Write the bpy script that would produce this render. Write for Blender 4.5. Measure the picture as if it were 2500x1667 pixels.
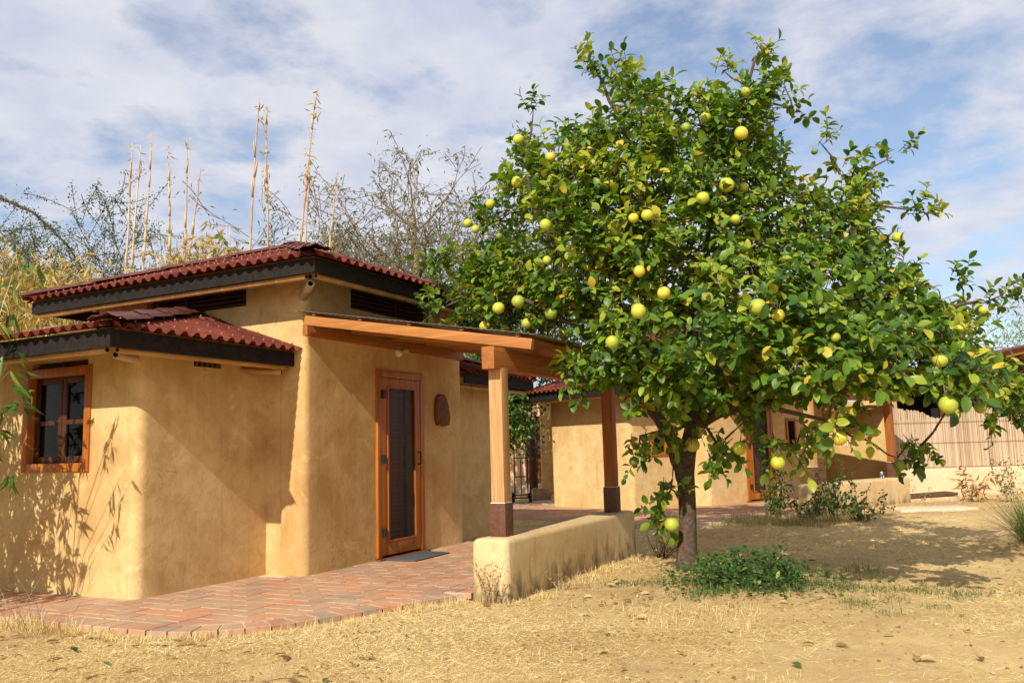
import bpy, bmesh, math, random
import numpy as np
from mathutils import Vector, Matrix, noise

random.seed(7)
rng = np.random.default_rng(7)
scene = bpy.context.scene
for o in list(bpy.data.objects):
    bpy.data.objects.remove(o, do_unlink=True)
COL = scene.collection

# ------------------------------------------------------------------ camera
cam_data = bpy.data.cameras.new("camera")
cam = bpy.data.objects.new("camera", cam_data)
COL.objects.link(cam)
cam_data.sensor_width = 36.0
cam_data.lens = 29.81
cam_data.clip_start = 0.05
cam_data.clip_end = 3000.0
CAM_R = Vector((0.457698, -0.888710, -0.026607))
CAM_U = Vector((-0.100249, -0.081318, 0.991634))
CAM_B = Vector((-0.883438, -0.451201, -0.126311))
cam.matrix_world = Matrix(((CAM_R.x, CAM_U.x, CAM_B.x, 0.0),
                           (CAM_R.y, CAM_U.y, CAM_B.y, 0.0),
                           (CAM_R.z, CAM_U.z, CAM_B.z, 1.25),
                           (0, 0, 0, 1)))
scene.camera = cam

# ------------------------------------------------------------------ sun and sky
SUN_DIR = Vector((0.80, 0.064, -0.585)).normalized()
SUN_ELEV = math.asin(-SUN_DIR.z)
sun_data = bpy.data.lights.new("sun", 'SUN')
sun_data.energy = 4.5
sun_data.angle = math.radians(0.53)
sun_data.color = (1.0, 0.955, 0.86)
sun = bpy.data.objects.new("sun", sun_data)
sun.rotation_euler = SUN_DIR.to_track_quat('-Z', 'Y').to_euler()
sun.location = (-10, -2, 12)
COL.objects.link(sun)

world = bpy.data.worlds.new("World")
scene.world = world
world.use_nodes = True
wn, wl = world.node_tree.nodes, world.node_tree.links
wn.clear()


def wnode(t, **k):
    n = wn.new(t)
    for a, b in k.items():
        setattr(n, a, b)
    return n


w_out = wnode('ShaderNodeOutputWorld')
w_bg = wnode('ShaderNodeBackground')
w_bg.inputs['Strength'].default_value = 0.125
w_sky = wnode('ShaderNodeTexSky', sky_type='NISHITA', sun_disc=False)
w_sky.sun_elevation = SUN_ELEV
w_sky.sun_rotation = math.atan2(-SUN_DIR.x, -SUN_DIR.y)
w_sky.air_density = 1.0
w_sky.dust_density = 1.2
w_sky.ozone_density = 1.4
w_tc = wnode('ShaderNodeTexCoord')
w_sep = wnode('ShaderNodeSeparateXYZ')
wl.new(w_tc.outputs['Generated'], w_sep.inputs[0])


def wmath(op, a, b=None, clamp=False):
    n = wnode('ShaderNodeMath', operation=op, use_clamp=clamp)
    for i, v in enumerate((a, b)):
        if v is None:
            continue
        if isinstance(v, (int, float)):
            n.inputs[i].default_value = v
        else:
            wl.new(v, n.inputs[i])
    return n.outputs[0]


zz = wmath('ADD', wmath('MAXIMUM', w_sep.outputs[2], 0.0), 0.16)
w_comb = wnode('ShaderNodeCombineXYZ')
wl.new(wmath('DIVIDE', w_sep.outputs[0], zz), w_comb.inputs[0])
wl.new(wmath('DIVIDE', w_sep.outputs[1], zz), w_comb.inputs[1])


def wnoise(scale, detail, rough, dist, off):
    n = wnode('ShaderNodeTexNoise')
    m = wnode('ShaderNodeMapping')
    m.inputs['Location'].default_value = off
    wl.new(w_comb.outputs[0], m.inputs['Vector'])
    wl.new(m.outputs[0], n.inputs['Vector'])
    n.inputs['Scale'].default_value = scale
    n.inputs['Detail'].default_value = detail
    n.inputs['Roughness'].default_value = rough
    n.inputs['Distortion'].default_value = dist
    return n.outputs['Fac']


def wramp(fac, p0, c0, p1, c1):
    n = wnode('ShaderNodeValToRGB')
    n.color_ramp.elements[0].position = p0
    n.color_ramp.elements[0].color = c0
    n.color_ramp.elements[1].position = p1
    n.color_ramp.elements[1].color = c1
    wl.new(fac, n.inputs[0])
    return n.outputs[0]


cov = wmath('ADD', wmath('MULTIPLY', wnoise(3.1, 12, 0.60, 0.12, (3.1, 1.7, 0)), 0.60),
            wmath('MULTIPLY', wnoise(1.0, 3, 0.5, 0.1, (7.9, 2.6, 0)), 0.40))
cov = wramp(cov, 0.385, (0, 0, 0, 1), 0.505, (1, 1, 1, 1))
cov2 = wmath('ADD', wmath('MULTIPLY', cov, 0.80), 0.14)
shade = wramp(wnoise(4.2, 9, 0.58, 0.2, (0.4, 5.2, 0)), 0.35, (4.1, 4.35, 5.25, 1), 0.66, (5.4, 5.4, 5.75, 1))
w_mix = wnode('ShaderNodeMix', data_type='RGBA')
wl.new(cov2, w_mix.inputs[0])
w_gain = wnode('ShaderNodeMix', data_type='RGBA', blend_type='MULTIPLY')
w_gain.inputs[0].default_value = 1.0
w_gain.inputs[7].default_value = (1.05, 1.05, 1.05, 1)
wl.new(w_sky.outputs[0], w_gain.inputs[6])
wl.new(w_gain.outputs[2], w_mix.inputs[6])
wl.new(shade, w_mix.inputs[7])
wl.new(w_mix.outputs[2], w_bg.inputs['Color'])
wl.new(w_bg.outputs[0], w_out.inputs['Surface'])

scene.view_settings.view_transform = 'Standard'
scene.view_settings.look = 'None'
scene.view_settings.exposure = 0.28
scene.view_settings.gamma = 1.0
scene.view_settings.use_curve_mapping = False
scene.render.engine = 'CYCLES'
scene.cycles.max_bounces = 8
scene.cycles.transparent_max_bounces = 8

# ------------------------------------------------------------------ helpers
def V(*a):
    return Vector(a)


def vnoise(x, y, seed=0):
    """smooth value noise on numpy arrays, 0..1"""
    x = np.asarray(x, float); y = np.asarray(y, float)
    xi = np.floor(x).astype(np.int64); yi = np.floor(y).astype(np.int64)
    fx = x - xi; fy = y - yi
    fx = fx * fx * (3 - 2 * fx); fy = fy * fy * (3 - 2 * fy)

    def h(a, b):
        n = (a * 374761393 + b * 668265263 + seed * 974711) & 0x7fffffff
        n = ((n ^ (n >> 13)) * 1274126177) & 0x7fffffff
        return ((n ^ (n >> 16)) & 0xffff) / 65535.0
    a = h(xi, yi); b = h(xi + 1, yi); c = h(xi, yi + 1); d = h(xi + 1, yi + 1)
    return (a * (1 - fx) + b * fx) * (1 - fy) + (c * (1 - fx) + d * fx) * fy


def fbm(x, y, seed=0, oct=4):
    s = 0; a = 0.5; t = 0
    for i in range(oct):
        s = s + a * vnoise(x * 2 ** i, y * 2 ** i, seed + i); t += a; a *= 0.5
    return s / t


def tag(o, label=None, cat=None, group=None, kind=None):
    if label: o["label"] = label
    if cat: o["category"] = cat
    if group: o["group"] = group
    if kind: o["kind"] = kind
    return o


def link(name, data, parent=None, kind=None):
    o = bpy.data.objects.new(name, data)
    COL.objects.link(o)
    if parent is not None:
        o.parent = parent
    if kind: o["kind"] = kind
    return o


def empty(name, loc=(0, 0, 0), rz=0.0):
    o = link(name, None)
    o.empty_display_size = 0.2
    o.location = loc
    o.rotation_euler = (0, 0, rz)
    return o


def np_mesh(name, verts, faces, tint=None, smooth=True, mat=None):
    """verts (n,3); faces: list of int arrays shaped (m,k)"""
    me = bpy.data.meshes.new(name)
    verts = np.asarray(verts, np.float32)
    me.vertices.add(len(verts))
    me.vertices.foreach_set("co", verts.ravel())
    loops = np.concatenate([f.ravel() for f in faces]).astype(np.int32)
    tot = np.concatenate([np.full(len(f), f.shape[1], np.int32) for f in faces])
    start = np.concatenate([[0], np.cumsum(tot)[:-1]]).astype(np.int32)
    me.loops.add(len(loops))
    me.loops.foreach_set("vertex_index", loops)
    me.polygons.add(len(tot))
    me.polygons.foreach_set("loop_start", start)
    me.polygons.foreach_set("loop_total", tot)
    me.polygons.foreach_set("use_smooth", np.full(len(tot), smooth, bool))
    if tint is not None:
        at = me.attributes.new("tint", 'FLOAT', 'FACE')
        at.data.foreach_set("value", np.asarray(tint, np.float32))
    me.update(calc_edges=True)
    me.validate()
    if mat: me.materials.append(mat)
    return me


class MB:
    """collects polygons for one mesh"""
    def __init__(self):
        self.v = []; self.f = []; self.t = []

    def add(self, pts, faces, tint=0.0):
        b = len(self.v)
        self.v.extend([tuple(p) for p in pts])
        for f in faces:
            self.f.append(tuple(i + b for i in f)); self.t.append(tint)
        return self

    def box(self, x0, x1, y0, y1, z0, z1, tint=0.0):
        p = [(x0, y0, z0), (x1, y0, z0), (x1, y1, z0), (x0, y1, z0), (x0, y0, z1), (x1, y0, z1), (x1, y1, z1), (x0, y1, z1)]
        return self.add(p, [(3, 2, 1, 0), (4, 5, 6, 7), (0, 1, 5, 4), (1, 2, 6, 5), (2, 3, 7, 6), (3, 0, 4, 7)], tint)

    def hexa(self, bot, top, tint=0.0):
        n = len(bot)
        fs = [tuple(range(n - 1, -1, -1)), tuple(range(n, 2 * n))]
        for i in range(n):
            j = (i + 1) % n
            fs.append((i, j, n + j, n + i))
        return self.add(list(bot) + list(top), fs, tint)

    def beam(self, a, b, w, h, up=(0, 0, 1), tint=0.0):
        a, b = Vector(a), Vector(b)
        d = (b - a).normalized()
        s = d.cross(Vector(up)).normalized() * (w / 2)
        u = s.cross(d).normalized() * (h / 2)
        q = lambda p: [p - s - u, p + s - u, p + s + u, p - s + u]
        A, B = q(a), q(b)
        return self.add(A + B, [(0, 1, 2, 3)[::-1], (4, 5, 6, 7), (0, 1, 5, 4), (1, 2, 6, 5), (2, 3, 7, 6), (3, 0, 4, 7)][::1], tint)

    def tube(self, pts, rad, n=6, cap=True, tint=0.0):
        pts = [Vector(p) for p in pts]
        if isinstance(rad, (int, float)):
            rad = [rad] * len(pts)
        b = len(self.v)
        prev = None
        for i, p in enumerate(pts):
            d = (pts[min(i + 1, len(pts) - 1)] - pts[max(i - 1, 0)])
            if d.length < 1e-9: d = Vector((0, 0, 1))
            d.normalize()
            if prev is None:
                ref = Vector((0, 0, 1)) if abs(d.z) < 0.9 else Vector((1, 0, 0))
                s = d.cross(ref).normalized()
            else:
                s = (prev - d * prev.dot(d))
                if s.length < 1e-6: s = d.orthogonal()
                s.normalize()
            prev = s
            u = d.cross(s)
            for k in range(n):
                a = 2 * math.pi * k / n
                self.v.append(tuple(p + (s * math.cos(a) + u * math.sin(a)) * rad[i]))
        for i in range(len(pts) - 1):
            for k in range(n):
                k2 = (k + 1) % n
                self.f.append((b + i * n + k, b + i * n + k2, b + (i + 1) * n + k2, b + (i + 1) * n + k)); self.t.append(tint)
        if cap:
            self.f.append(tuple(b + k for k in range(n - 1, -1, -1))); self.t.append(tint)
            e = b + (len(pts) - 1) * n
            self.f.append(tuple(e + k for k in range(n))); self.t.append(tint)
        return self

    def mesh(self, name, mat, smooth=False, sharp=None, tints=False):
        me = bpy.data.meshes.new(name)
        me.from_pydata(self.v, [], self.f)
        if tints:
            at = me.attributes.new("tint", 'FLOAT', 'FACE')
            at.data.foreach_set("value", np.asarray(self.t, np.float32))
        me.update()
        if mat: me.materials.append(mat)
        if smooth:
            me.shade_smooth()
            if sharp: me.set_sharp_from_angle(angle=math.radians(sharp))
        return me

    def build(self, name, mat, parent=None, smooth=False, sharp=None, tints=False, kind=None, bevel=0.0):
        me = self.mesh(name, mat, smooth, sharp, tints)
        if bevel > 0:
            bm = bmesh.new(); bm.from_mesh(me)
            bmesh.ops.remove_doubles(bm, verts=bm.verts, dist=1e-5)
            bmesh.ops.recalc_face_normals(bm, faces=bm.faces)
            eds = [e for e in bm.edges if len(e.link_faces) == 2 and e.calc_face_angle(0) > 0.5]
            bmesh.ops.bevel(bm, geom=eds, offset=bevel, segments=2, profile=0.6, affect='EDGES', clamp_overlap=True)
            bm.to_mesh(me); bm.free()
            me.shade_smooth(); me.set_sharp_from_angle(angle=math.radians(50))
        return link(name, me, parent, kind)


def leaf_template(kind):
    """unit leaf along +x, normal +z: verts and tri/quad faces"""
    if kind == 'citrus':
        xs = [0.0, 0.10, 0.32, 0.60, 0.84, 1.0]
        ws = [0.0, 0.14, 0.27, 0.29, 0.18, 0.0]
        zs = [0.0, 0.015, 0.03, 0.02, -0.03, -0.09]
        lift = 0.30
    elif kind == 'bamboo':
        xs = [0.0, 0.12, 0.45, 1.0]
        ws = [0.0, 0.06, 0.085, 0.0]
        zs = [0.0, 0.02, 0.01, -0.16]
        lift = 0.25
    elif kind == 'small':
        xs = [0.0, 0.45, 1.0]
        ws = [0.0, 0.24, 0.0]
        zs = [0.0, 0.03, -0.05]
        lift = 0.2
    else:                      # lance
        xs = [0.0, 0.4, 1.0]
        ws = [0.0, 0.12, 0.0]
        zs = [0.0, 0.02, -0.12]
        lift = 0.25
    v = []; n = len(xs)
    mid = list(range(n))
    for i in range(n): v.append((xs[i], 0, zs[i]))
    L = {}; Rr = {}
    for i in range(1, n - 1):
        L[i] = len(v); v.append((xs[i], ws[i], zs[i] + ws[i] * lift))
        Rr[i] = len(v); v.append((xs[i], -ws[i], zs[i] + ws[i] * lift))
    tri = []; quad = []
    tri += [(0, 1, L[1]), (0, Rr[1], 1), (n - 2, n - 1, L[n - 2]), (n - 2, Rr[n - 2], n - 1)]
    for i in range(1, n - 2):
        quad += [(i, i + 1, L[i + 1], L[i]), (i + 1, i, Rr[i], Rr[i + 1])]
    return np.array(v), np.array(tri, int).reshape(-1, 3), np.array(quad, int).reshape(-1, 4)


LEAF = {k: leaf_template(k) for k in ('citrus', 'bamboo', 'small', 'lance')}


def frames(d, nrm):
    d = d / np.maximum(np.linalg.norm(d, axis=1, keepdims=True), 1e-9)
    nrm = nrm - d * np.sum(nrm * d, axis=1, keepdims=True)
    nrm = nrm / np.maximum(np.linalg.norm(nrm, axis=1, keepdims=True), 1e-9)
    s = np.cross(nrm, d)
    return d, s, nrm


def leaves_mesh(name, kind, P, D, N, length, tint, mat, wscale=1.0):
    """thousands of leaves as one mesh"""
    tv, tt, tq = LEAF[kind]
    d, s, n = frames(np.asarray(D, float), np.asarray(N, float))
    P = np.asarray(P, float); length = np.asarray(length, float).reshape(-1, 1, 1)
    w = np.asarray(wscale, float)
    w = w.reshape(-1, 1, 1) if w.ndim else w
    loc = tv[None] * length
    vv = P[:, None] + loc[:, :, 0:1] * d[:, None] + loc[:, :, 1:2] * w * s[:, None] + loc[:, :, 2:3] * n[:, None]
    m = len(P); k = len(tv)
    off = (np.arange(m) * k)[:, None, None]
    F = [(tt[None] + off).reshape(-1, 3)]
    T = [np.repeat(tint, len(tt))]
    if len(tq):
        F.append((tq[None] + off).reshape(-1, 4)); T.append(np.repeat(tint, len(tq)))
    return np_mesh(name, vv.reshape(-1, 3), F, np.concatenate(T), True, mat)


def rand_unit(n):
    v = rng.normal(size=(n, 3))
    return v / np.linalg.norm(v, axis=1, keepdims=True)


# ------------------------------------------------------------------ materials
class NT:
    def __init__(self, name):
        self.m = bpy.data.materials.new(name)
        self.m.use_nodes = True
        self.n = self.m.node_tree.nodes; self.l = self.m.node_tree.links
        self.b = self.n["Principled BSDF"]
        self.out = self.n["Material Output"]

    def node(self, t, **k):
        n = self.n.new(t)
        for a, b in k.items(): setattr(n, a, b)
        return n

    def set(self, sock, v):
        if isinstance(v, bpy.types.NodeSocket): self.l.new(v, sock)
        else: sock.default_value = v

    def coord(self, kind='Object', scale=(1, 1, 1), rot=(0, 0, 0)):
        tc = self.node('ShaderNodeTexCoord')
        mp = self.node('ShaderNodeMapping')
        mp.inputs['Scale'].default_value = scale
        mp.inputs['Rotation'].default_value = rot
        self.l.new(tc.outputs[kind], mp.inputs[0])
        return mp.outputs[0]

    def world(self, scale=(1, 1, 1)):
        g = self.node('ShaderNodeNewGeometry')
        mp = self.node('ShaderNodeMapping')
        mp.inputs['Scale'].default_value = scale
        self.l.new(g.outputs['Position'], mp.inputs[0])
        return mp.outputs[0]

    def noise(self, vec, scale, detail=5, rough=0.55, dist=0.0):
        n = self.node('ShaderNodeTexNoise')
        self.l.new(vec, n.inputs['Vector'])
        n.inputs['Scale'].default_value = scale
        n.inputs['Detail'].default_value = detail
        n.inputs['Roughness'].default_value = rough
        n.inputs['Distortion'].default_value = dist
        return n.outputs['Fac']

    def ramp(self, fac, *stops):
        r = self.node('ShaderNodeValToRGB')
        el = r.color_ramp.elements
        while len(el) < len(stops): el.new(0.5)
        for e, (p, c) in zip(el, stops):
            e.position = p
            e.color = (*c, 1) if len(c) == 3 else c
        self.set(r.inputs[0], fac)
        return r.outputs[0]

    def mix(self, fac, a, b, mode='MIX'):
        m = self.node('ShaderNodeMix', data_type='RGBA', blend_type=mode)
        self.set(m.inputs[0], fac)
        for i, c in ((6, a), (7, b)):
            self.set(m.inputs[i], (*c, 1) if isinstance(c, tuple) and len(c) == 3 else c)
        return m.outputs[2]

    def math(self, op, a, b=0.0, clamp=False):
        m = self.node('ShaderNodeMath', operation=op, use_clamp=clamp)
        self.set(m.inputs[0], a); self.set(m.inputs[1], b)
        return m.outputs[0]

    def bump(self, h, strength=0.3, dist=0.02):
        b = self.node('ShaderNodeBump')
        b.inputs['Strength'].default_value = strength
        b.inputs['Distance'].default_value = dist
        self.set(b.inputs['Height'], h)
        self.l.new(b.outputs[0], self.b.inputs['Normal'])
        return b

    def fin(self, color, rough=0.8, spec=0.3):
        self.set(self.b.inputs['Base Color'], (*color, 1) if isinstance(color, tuple) and len(color) == 3 else color)
        self.set(self.b.inputs['Roughness'], rough)
        self.b.inputs['Specular IOR Level'].default_value = spec
        return self.m

    def attr(self, name='tint'):
        a = self.node('ShaderNodeAttribute', attribute_name=name)
        return a.outputs['Fac']

    def obrand(self):
        return self.node('ShaderNodeObjectInfo').outputs['Random']


def m_plaster(name, c_lo, c_mid, c_hi, stain=0.0):
    t = NT(name)
    co = t.world()
    big = t.noise(co, 0.9, 6, 0.6, 0.6)
    col = t.ramp(big, (0.30, c_lo), (0.52, c_mid), (0.72, c_hi))
    strk = t.noise(t.world((9, 9, 0.8)), 1.0, 4, 0.6)
    col = t.mix(t.math('MULTIPLY', t.ramp(strk, (0.45, (0, 0, 0)), (0.75, (1, 1, 1))), 0.30), col, c_hi)
    mot = t.noise(co, 6.5, 9, 0.72, 0.5)
    col = t.mix(t.math('MULTIPLY', t.ramp(mot, (0.46, (0, 0, 0)), (0.70, (1, 1, 1))), 0.62), col, c_lo)
    patch = t.noise(co, 2.6, 10, 0.74, 0.7)
    col = t.mix(t.math('MULTIPLY', t.ramp(patch, (0.56, (0, 0, 0)), (0.66, (1, 1, 1))), 0.42), col,
                tuple(c * 1.18 for c in c_hi))
    # hairline cracks
    wv = t.node('ShaderNodeTexVoronoi', feature='DISTANCE_TO_EDGE')
    wp = t.node('ShaderNodeVectorMath', operation='ADD')
    nv = t.node('ShaderNodeTexNoise'); nv.inputs['Scale'].default_value = 3.0; nv.inputs['Detail'].default_value = 5
    t.l.new(co, nv.inputs['Vector'])
    t.l.new(co, wp.inputs[0]); t.l.new(nv.outputs['Color'], wp.inputs[1])
    t.l.new(wp.outputs[0], wv.inputs['Vector']); wv.inputs['Scale'].default_value = 1.1
    ck = t.ramp(wv.outputs['Distance'], (0.0, (1, 1, 1)), (0.006, (0, 0, 0)))
    msk = t.ramp(t.noise(co, 1.7, 3, 0.5), (0.52, (0, 0, 0)), (0.60, (1, 1, 1)))
    col = t.mix(t.math('MULTIPLY', t.math('MULTIPLY', ck, msk), 0.5), col, tuple(c * 0.4 for c in c_lo))
    drip = t.noise(t.world((11, 11, 0.45)), 1.0, 5, 0.65, 0.3)
    col = t.mix(t.math('MULTIPLY', t.ramp(drip, (0.60, (0, 0, 0)), (0.74, (1, 1, 1))), 0.38), col, tuple(c * 0.62 for c in c_lo))
    speck = t.noise(co, 60, 2, 0.5)
    col = t.mix(t.math('MULTIPLY', t.ramp(speck, (0.70, (0, 0, 0)), (0.78, (1, 1, 1))), 0.5), col,
                tuple(c * 0.45 for c in c_lo))
    if stain > 0:
        g = t.node('ShaderNodeNewGeometry')
        sp = t.node('ShaderNodeSeparateXYZ'); t.l.new(g.outputs['Position'], sp.inputs[0])
        hz = t.math('SUBTRACT', 1.0, t.math('MULTIPLY', t.math('ADD', sp.outputs[2], 0.05), 2.6), True)
        sn = t.noise(t.world((5, 5, 2.2)), 1.3, 8, 0.68, 0.8)
        k = t.math('MULTIPLY', t.ramp(t.math('ADD', sn, t.math('MULTIPLY', hz, 0.32)), (0.62, (0, 0, 0)), (0.86, (1, 1, 1))), stain)
        col = t.mix(k, col, (0.16, 0.115, 0.06))
    fine = t.noise(co, 26, 6, 0.65, 0.8)
    h = t.math('ADD', t.math('MULTIPLY', mot, 1.0), t.math('MULTIPLY', fine, 0.25))
    t.bump(h, 0.38, 0.016)
    return t.fin(col, 0.88, 0.15)


def m_wood(name, c0, c1, axis='z', rough=0.55, spec=0.35, var=0.25, local=True):
    t = NT(name)
    sc = {'x': (0.6, 9, 9), 'y': (9, 0.6, 9), 'z': (9, 9, 0.6)}[axis]
    co = t.coord('Object', sc)
    g1 = t.noise(co, 2.0, 6, 0.65, 1.0)
    sc2 = tuple(s * (5 if s > 1 else 1.2) for s in sc)
    g2 = t.noise(t.coord('Object', sc2), 2.0, 3, 0.6, 0.2)
    col = t.ramp(t.math('ADD', t.math('MULTIPLY', g1, 0.6), t.math('MULTIPLY', g2, 0.4)),
                 (0.34, tuple(c * 0.72 for c in c0)), (0.5, c0), (0.66, c1))
    rnd = t.obrand()
    col = t.mix(t.math('MULTIPLY', rnd, var), col, tuple(c * 0.6 for c in c0))
    t.bump(g2, 0.25, 0.004)
    return t.fin(col, rough, spec)


def m_simple(name, c, rough=0.7, spec=0.3, nscale=18, var=0.35, metal=0.0, bump=0.15):
    t = NT(name)
    n = t.noise(t.coord('Object'), nscale, 6, 0.65, 0.4)
    col = t.ramp(n, (0.3, tuple(x * (1 - var) for x in c)), (0.7, tuple(min(1, x * (1 + var)) for x in c)))
    t.b.inputs['Metallic'].default_value = metal
    if bump: t.bump(n, bump, 0.006)
    return t.fin(col, rough, spec)


def m_leaf(name, stops, rough=0.42, spec=0.5, trans=0.28, use_obj=False):
    t = NT(name)
    f = t.obrand() if use_obj else t.attr()
    col = t.ramp(f, *stops)
    mott = t.noise(t.world(), 35, 3, 0.6)
    col = t.mix(t.math('MULTIPLY', mott, 0.35), col, t.mix(1.0, col, (0.55, 0.6, 0.5), 'MULTIPLY'))
    t.fin(col, rough, spec)
    tr = t.node('ShaderNodeBsdfTranslucent')
    t.set(tr.inputs['Color'], t.mix(1.0, col, (1.5, 1.45, 0.6), 'MULTIPLY'))
    ms = t.node('ShaderNodeMixShader')
    ms.inputs[0].default_value = trans
    t.l.new(t.b.outputs[0], ms.inputs[1]); t.l.new(tr.outputs[0], ms.inputs[2])
    t.l.new(ms.outputs[0], t.out.inputs['Surface'])
    return t.m


M = {}
M['plaster'] = m_plaster('ochre_plaster', (0.46, 0.265, 0.09), (0.65, 0.435, 0.185), (0.73, 0.53, 0.26))
M['plaster_low'] = m_plaster('stained_plaster', (0.54, 0.36, 0.155), (0.64, 0.455, 0.22), (0.70, 0.53, 0.28), 0.9)
M['plaster_pink'] = m_plaster('pale_plaster', (0.66, 0.43, 0.24), (0.72, 0.49, 0.29), (0.76, 0.54, 0.33))
M['door_wood'] = m_wood('varnished_orange_wood', (0.40, 0.115, 0.012), (0.55, 0.185, 0.022), 'z', 0.45, 0.35, 0.15)
M['sash'] = m_wood('shaded_sash_wood', (0.075, 0.022, 0.008), (0.13, 0.036, 0.010), 'z', 0.5, 0.35, 0.2)  # tone darkened: eave and bamboo shade is put into the colour
M['dark_wood'] = m_wood('dark_red_wood', (0.22, 0.060, 0.016), (0.34, 0.10, 0.022), 'z', 0.5, 0.4, 0.25)
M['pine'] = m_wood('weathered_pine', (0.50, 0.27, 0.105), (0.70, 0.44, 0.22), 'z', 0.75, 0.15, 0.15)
M['pine_x'] = m_wood('orange_pine_beam', (0.33, 0.11, 0.025), (0.45, 0.175, 0.045), 'x', 0.6, 0.25, 0.25)
M['pine_y'] = m_wood('orange_pine_rafter', (0.44, 0.17, 0.042), (0.56, 0.26, 0.075), 'y', 0.6, 0.25, 0.25)
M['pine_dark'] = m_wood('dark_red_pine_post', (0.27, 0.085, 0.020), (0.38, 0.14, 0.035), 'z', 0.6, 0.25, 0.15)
M['soffit'] = m_wood('soffit_wood', (0.26, 0.11, 0.035), (0.36, 0.17, 0.055), 'y', 0.75, 0.2)
M['vent_wood'] = m_wood('vent_slat_wood', (0.10, 0.055, 0.025), (0.17, 0.09, 0.04), 'y', 0.8, 0.2)
M['bitumen'] = m_simple('black_bitumen_board', (0.017, 0.0125, 0.0095), 0.8, 0.2, 22, 0.5, 0, 0.3)
M['steel_rust'] = m_simple('rust_painted_steel', (0.12, 0.047, 0.024), 0.62, 0.4, 30, 0.35, 0.1, 0.2)
M['black_metal'] = m_simple('black_iron', (0.025, 0.024, 0.026), 0.45, 0.5, 40, 0.3, 0.4, 0.1)
M['dark_void'] = m_simple('shade_sheet', (0.010, 0.007, 0.005), 0.95, 0.05, 5, 0.3, 0, 0)  # near-black colour standing for the shade inside openings
M['porcelain'] = m_simple('white_porcelain', (0.72, 0.66, 0.55), 0.35, 0.5, 9, 0.06, 0, 0)
M['rubber'] = m_simple('black_rubber', (0.03, 0.03, 0.03), 0.8, 0.3, 50, 0.3, 0, 0.2)
M['grey_rim'] = m_simple('grey_rim', (0.45, 0.44, 0.42), 0.5, 0.5, 20, 0.2, 0.5, 0.1)
M['stone'] = m_simple('pale_stone', (0.52, 0.38, 0.22), 0.9, 0.2, 9, 0.35, 0, 0.6)
M['mat'] = m_simple('grey_doormat', (0.10, 0.098, 0.095), 0.95, 0.1, 160, 0.45, 0, 0.5)
M['mortar'] = m_simple('dusty_mortar', (0.68, 0.50, 0.34), 0.95, 0.1, 14, 0.2, 0, 0.3)
M['white_paint'] = m_simple('white_paint', (0.74, 0.70, 0.62), 0.6, 0.3, 10, 0.08, 0, 0.1)
M['screw'] = m_simple('pale_screw_cap', (0.36, 0.18, 0.14), 0.5, 0.4, 10, 0.2, 0, 0)
M['plaque'] = m_simple('brown_wood_plaque', (0.16, 0.055, 0.022), 0.7, 0.3, 14, 0.4, 0, 0.4)
M['plaque_mark'] = m_simple('faded_plaque_paint', (0.16, 0.12, 0.065), 0.8, 0.2, 30, 0.3, 0, 0)
M['plaque_teal'] = m_simple('faded_teal_paint', (0.055, 0.085, 0.065), 0.8, 0.2, 30, 0.3, 0, 0)
M['curtain'] = m_simple('grey_curtain', (0.07, 0.06, 0.055), 0.9, 0.1, 8, 0.3, 0, 0.1)


def m_glass():
    t = NT('window_glass')
    t.fin((0.9, 0.9, 0.9), 0.03, 0.5)
    tr = t.node('ShaderNodeBsdfTransparent'); tr.inputs[0].default_value = (0.55, 0.55, 0.53, 1)
    gl = t.node('ShaderNodeBsdfGlossy'); gl.inputs['Roughness'].default_value = 0.03
    fr = t.node('ShaderNodeFresnel'); fr.inputs[0].default_value = 1.16
    ms = t.node('ShaderNodeMixShader')
    t.l.new(fr.outputs[0], ms.inputs[0]); t.l.new(tr.outputs[0], ms.inputs[1]); t.l.new(gl.outputs[0], ms.inputs[2])
    t.l.new(ms.outputs[0], t.out.inputs['Surface'])
    return t.m


M['glass'] = m_glass()


def m_screen():
    t = NT('insect_screen')
    t.fin((0.03, 0.028, 0.026), 0.35, 0.4)
    tr = t.node('ShaderNodeBsdfTransparent')
    ms = t.node('ShaderNodeMixShader'); ms.inputs[0].default_value = 0.30
    t.l.new(tr.outputs[0], ms.inputs[1]); t.l.new(t.b.outputs[0], ms.inputs[2])
    t.l.new(ms.outputs[0], t.out.inputs['Surface'])
    return t.m


M['screen'] = m_screen()


def m_bamboo(name, c0, c1, scale=3.5):
    t = NT(name)
    co = t.world()
    n = t.noise(t.world((1, 1, 1)), scale, 5, 0.6, 0.3)
    n2 = t.noise(t.world((30, 30, 3)), 1.0, 3, 0.6)
    col = t.ramp(n, (0.36, c0), (0.62, c1))
    col = t.mix(t.math('MULTIPLY', n2, 0.4), col, tuple(c * 0.6 for c in c0))
    t.bump(n2, 0.15, 0.003)
    return t.fin(col, 0.5, 0.4)


M['bamboo'] = m_bamboo('eave_bamboo', (0.40, 0.19, 0.055), (0.52, 0.29, 0.10))
M['bamboo_end'] = m_bamboo('pale_bamboo', (0.52, 0.36, 0.24), (0.64, 0.50, 0.36))
M['cane'] = m_bamboo('dry_cane', (0.52, 0.25, 0.10), (0.72, 0.60, 0.40), 2.2)


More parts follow.
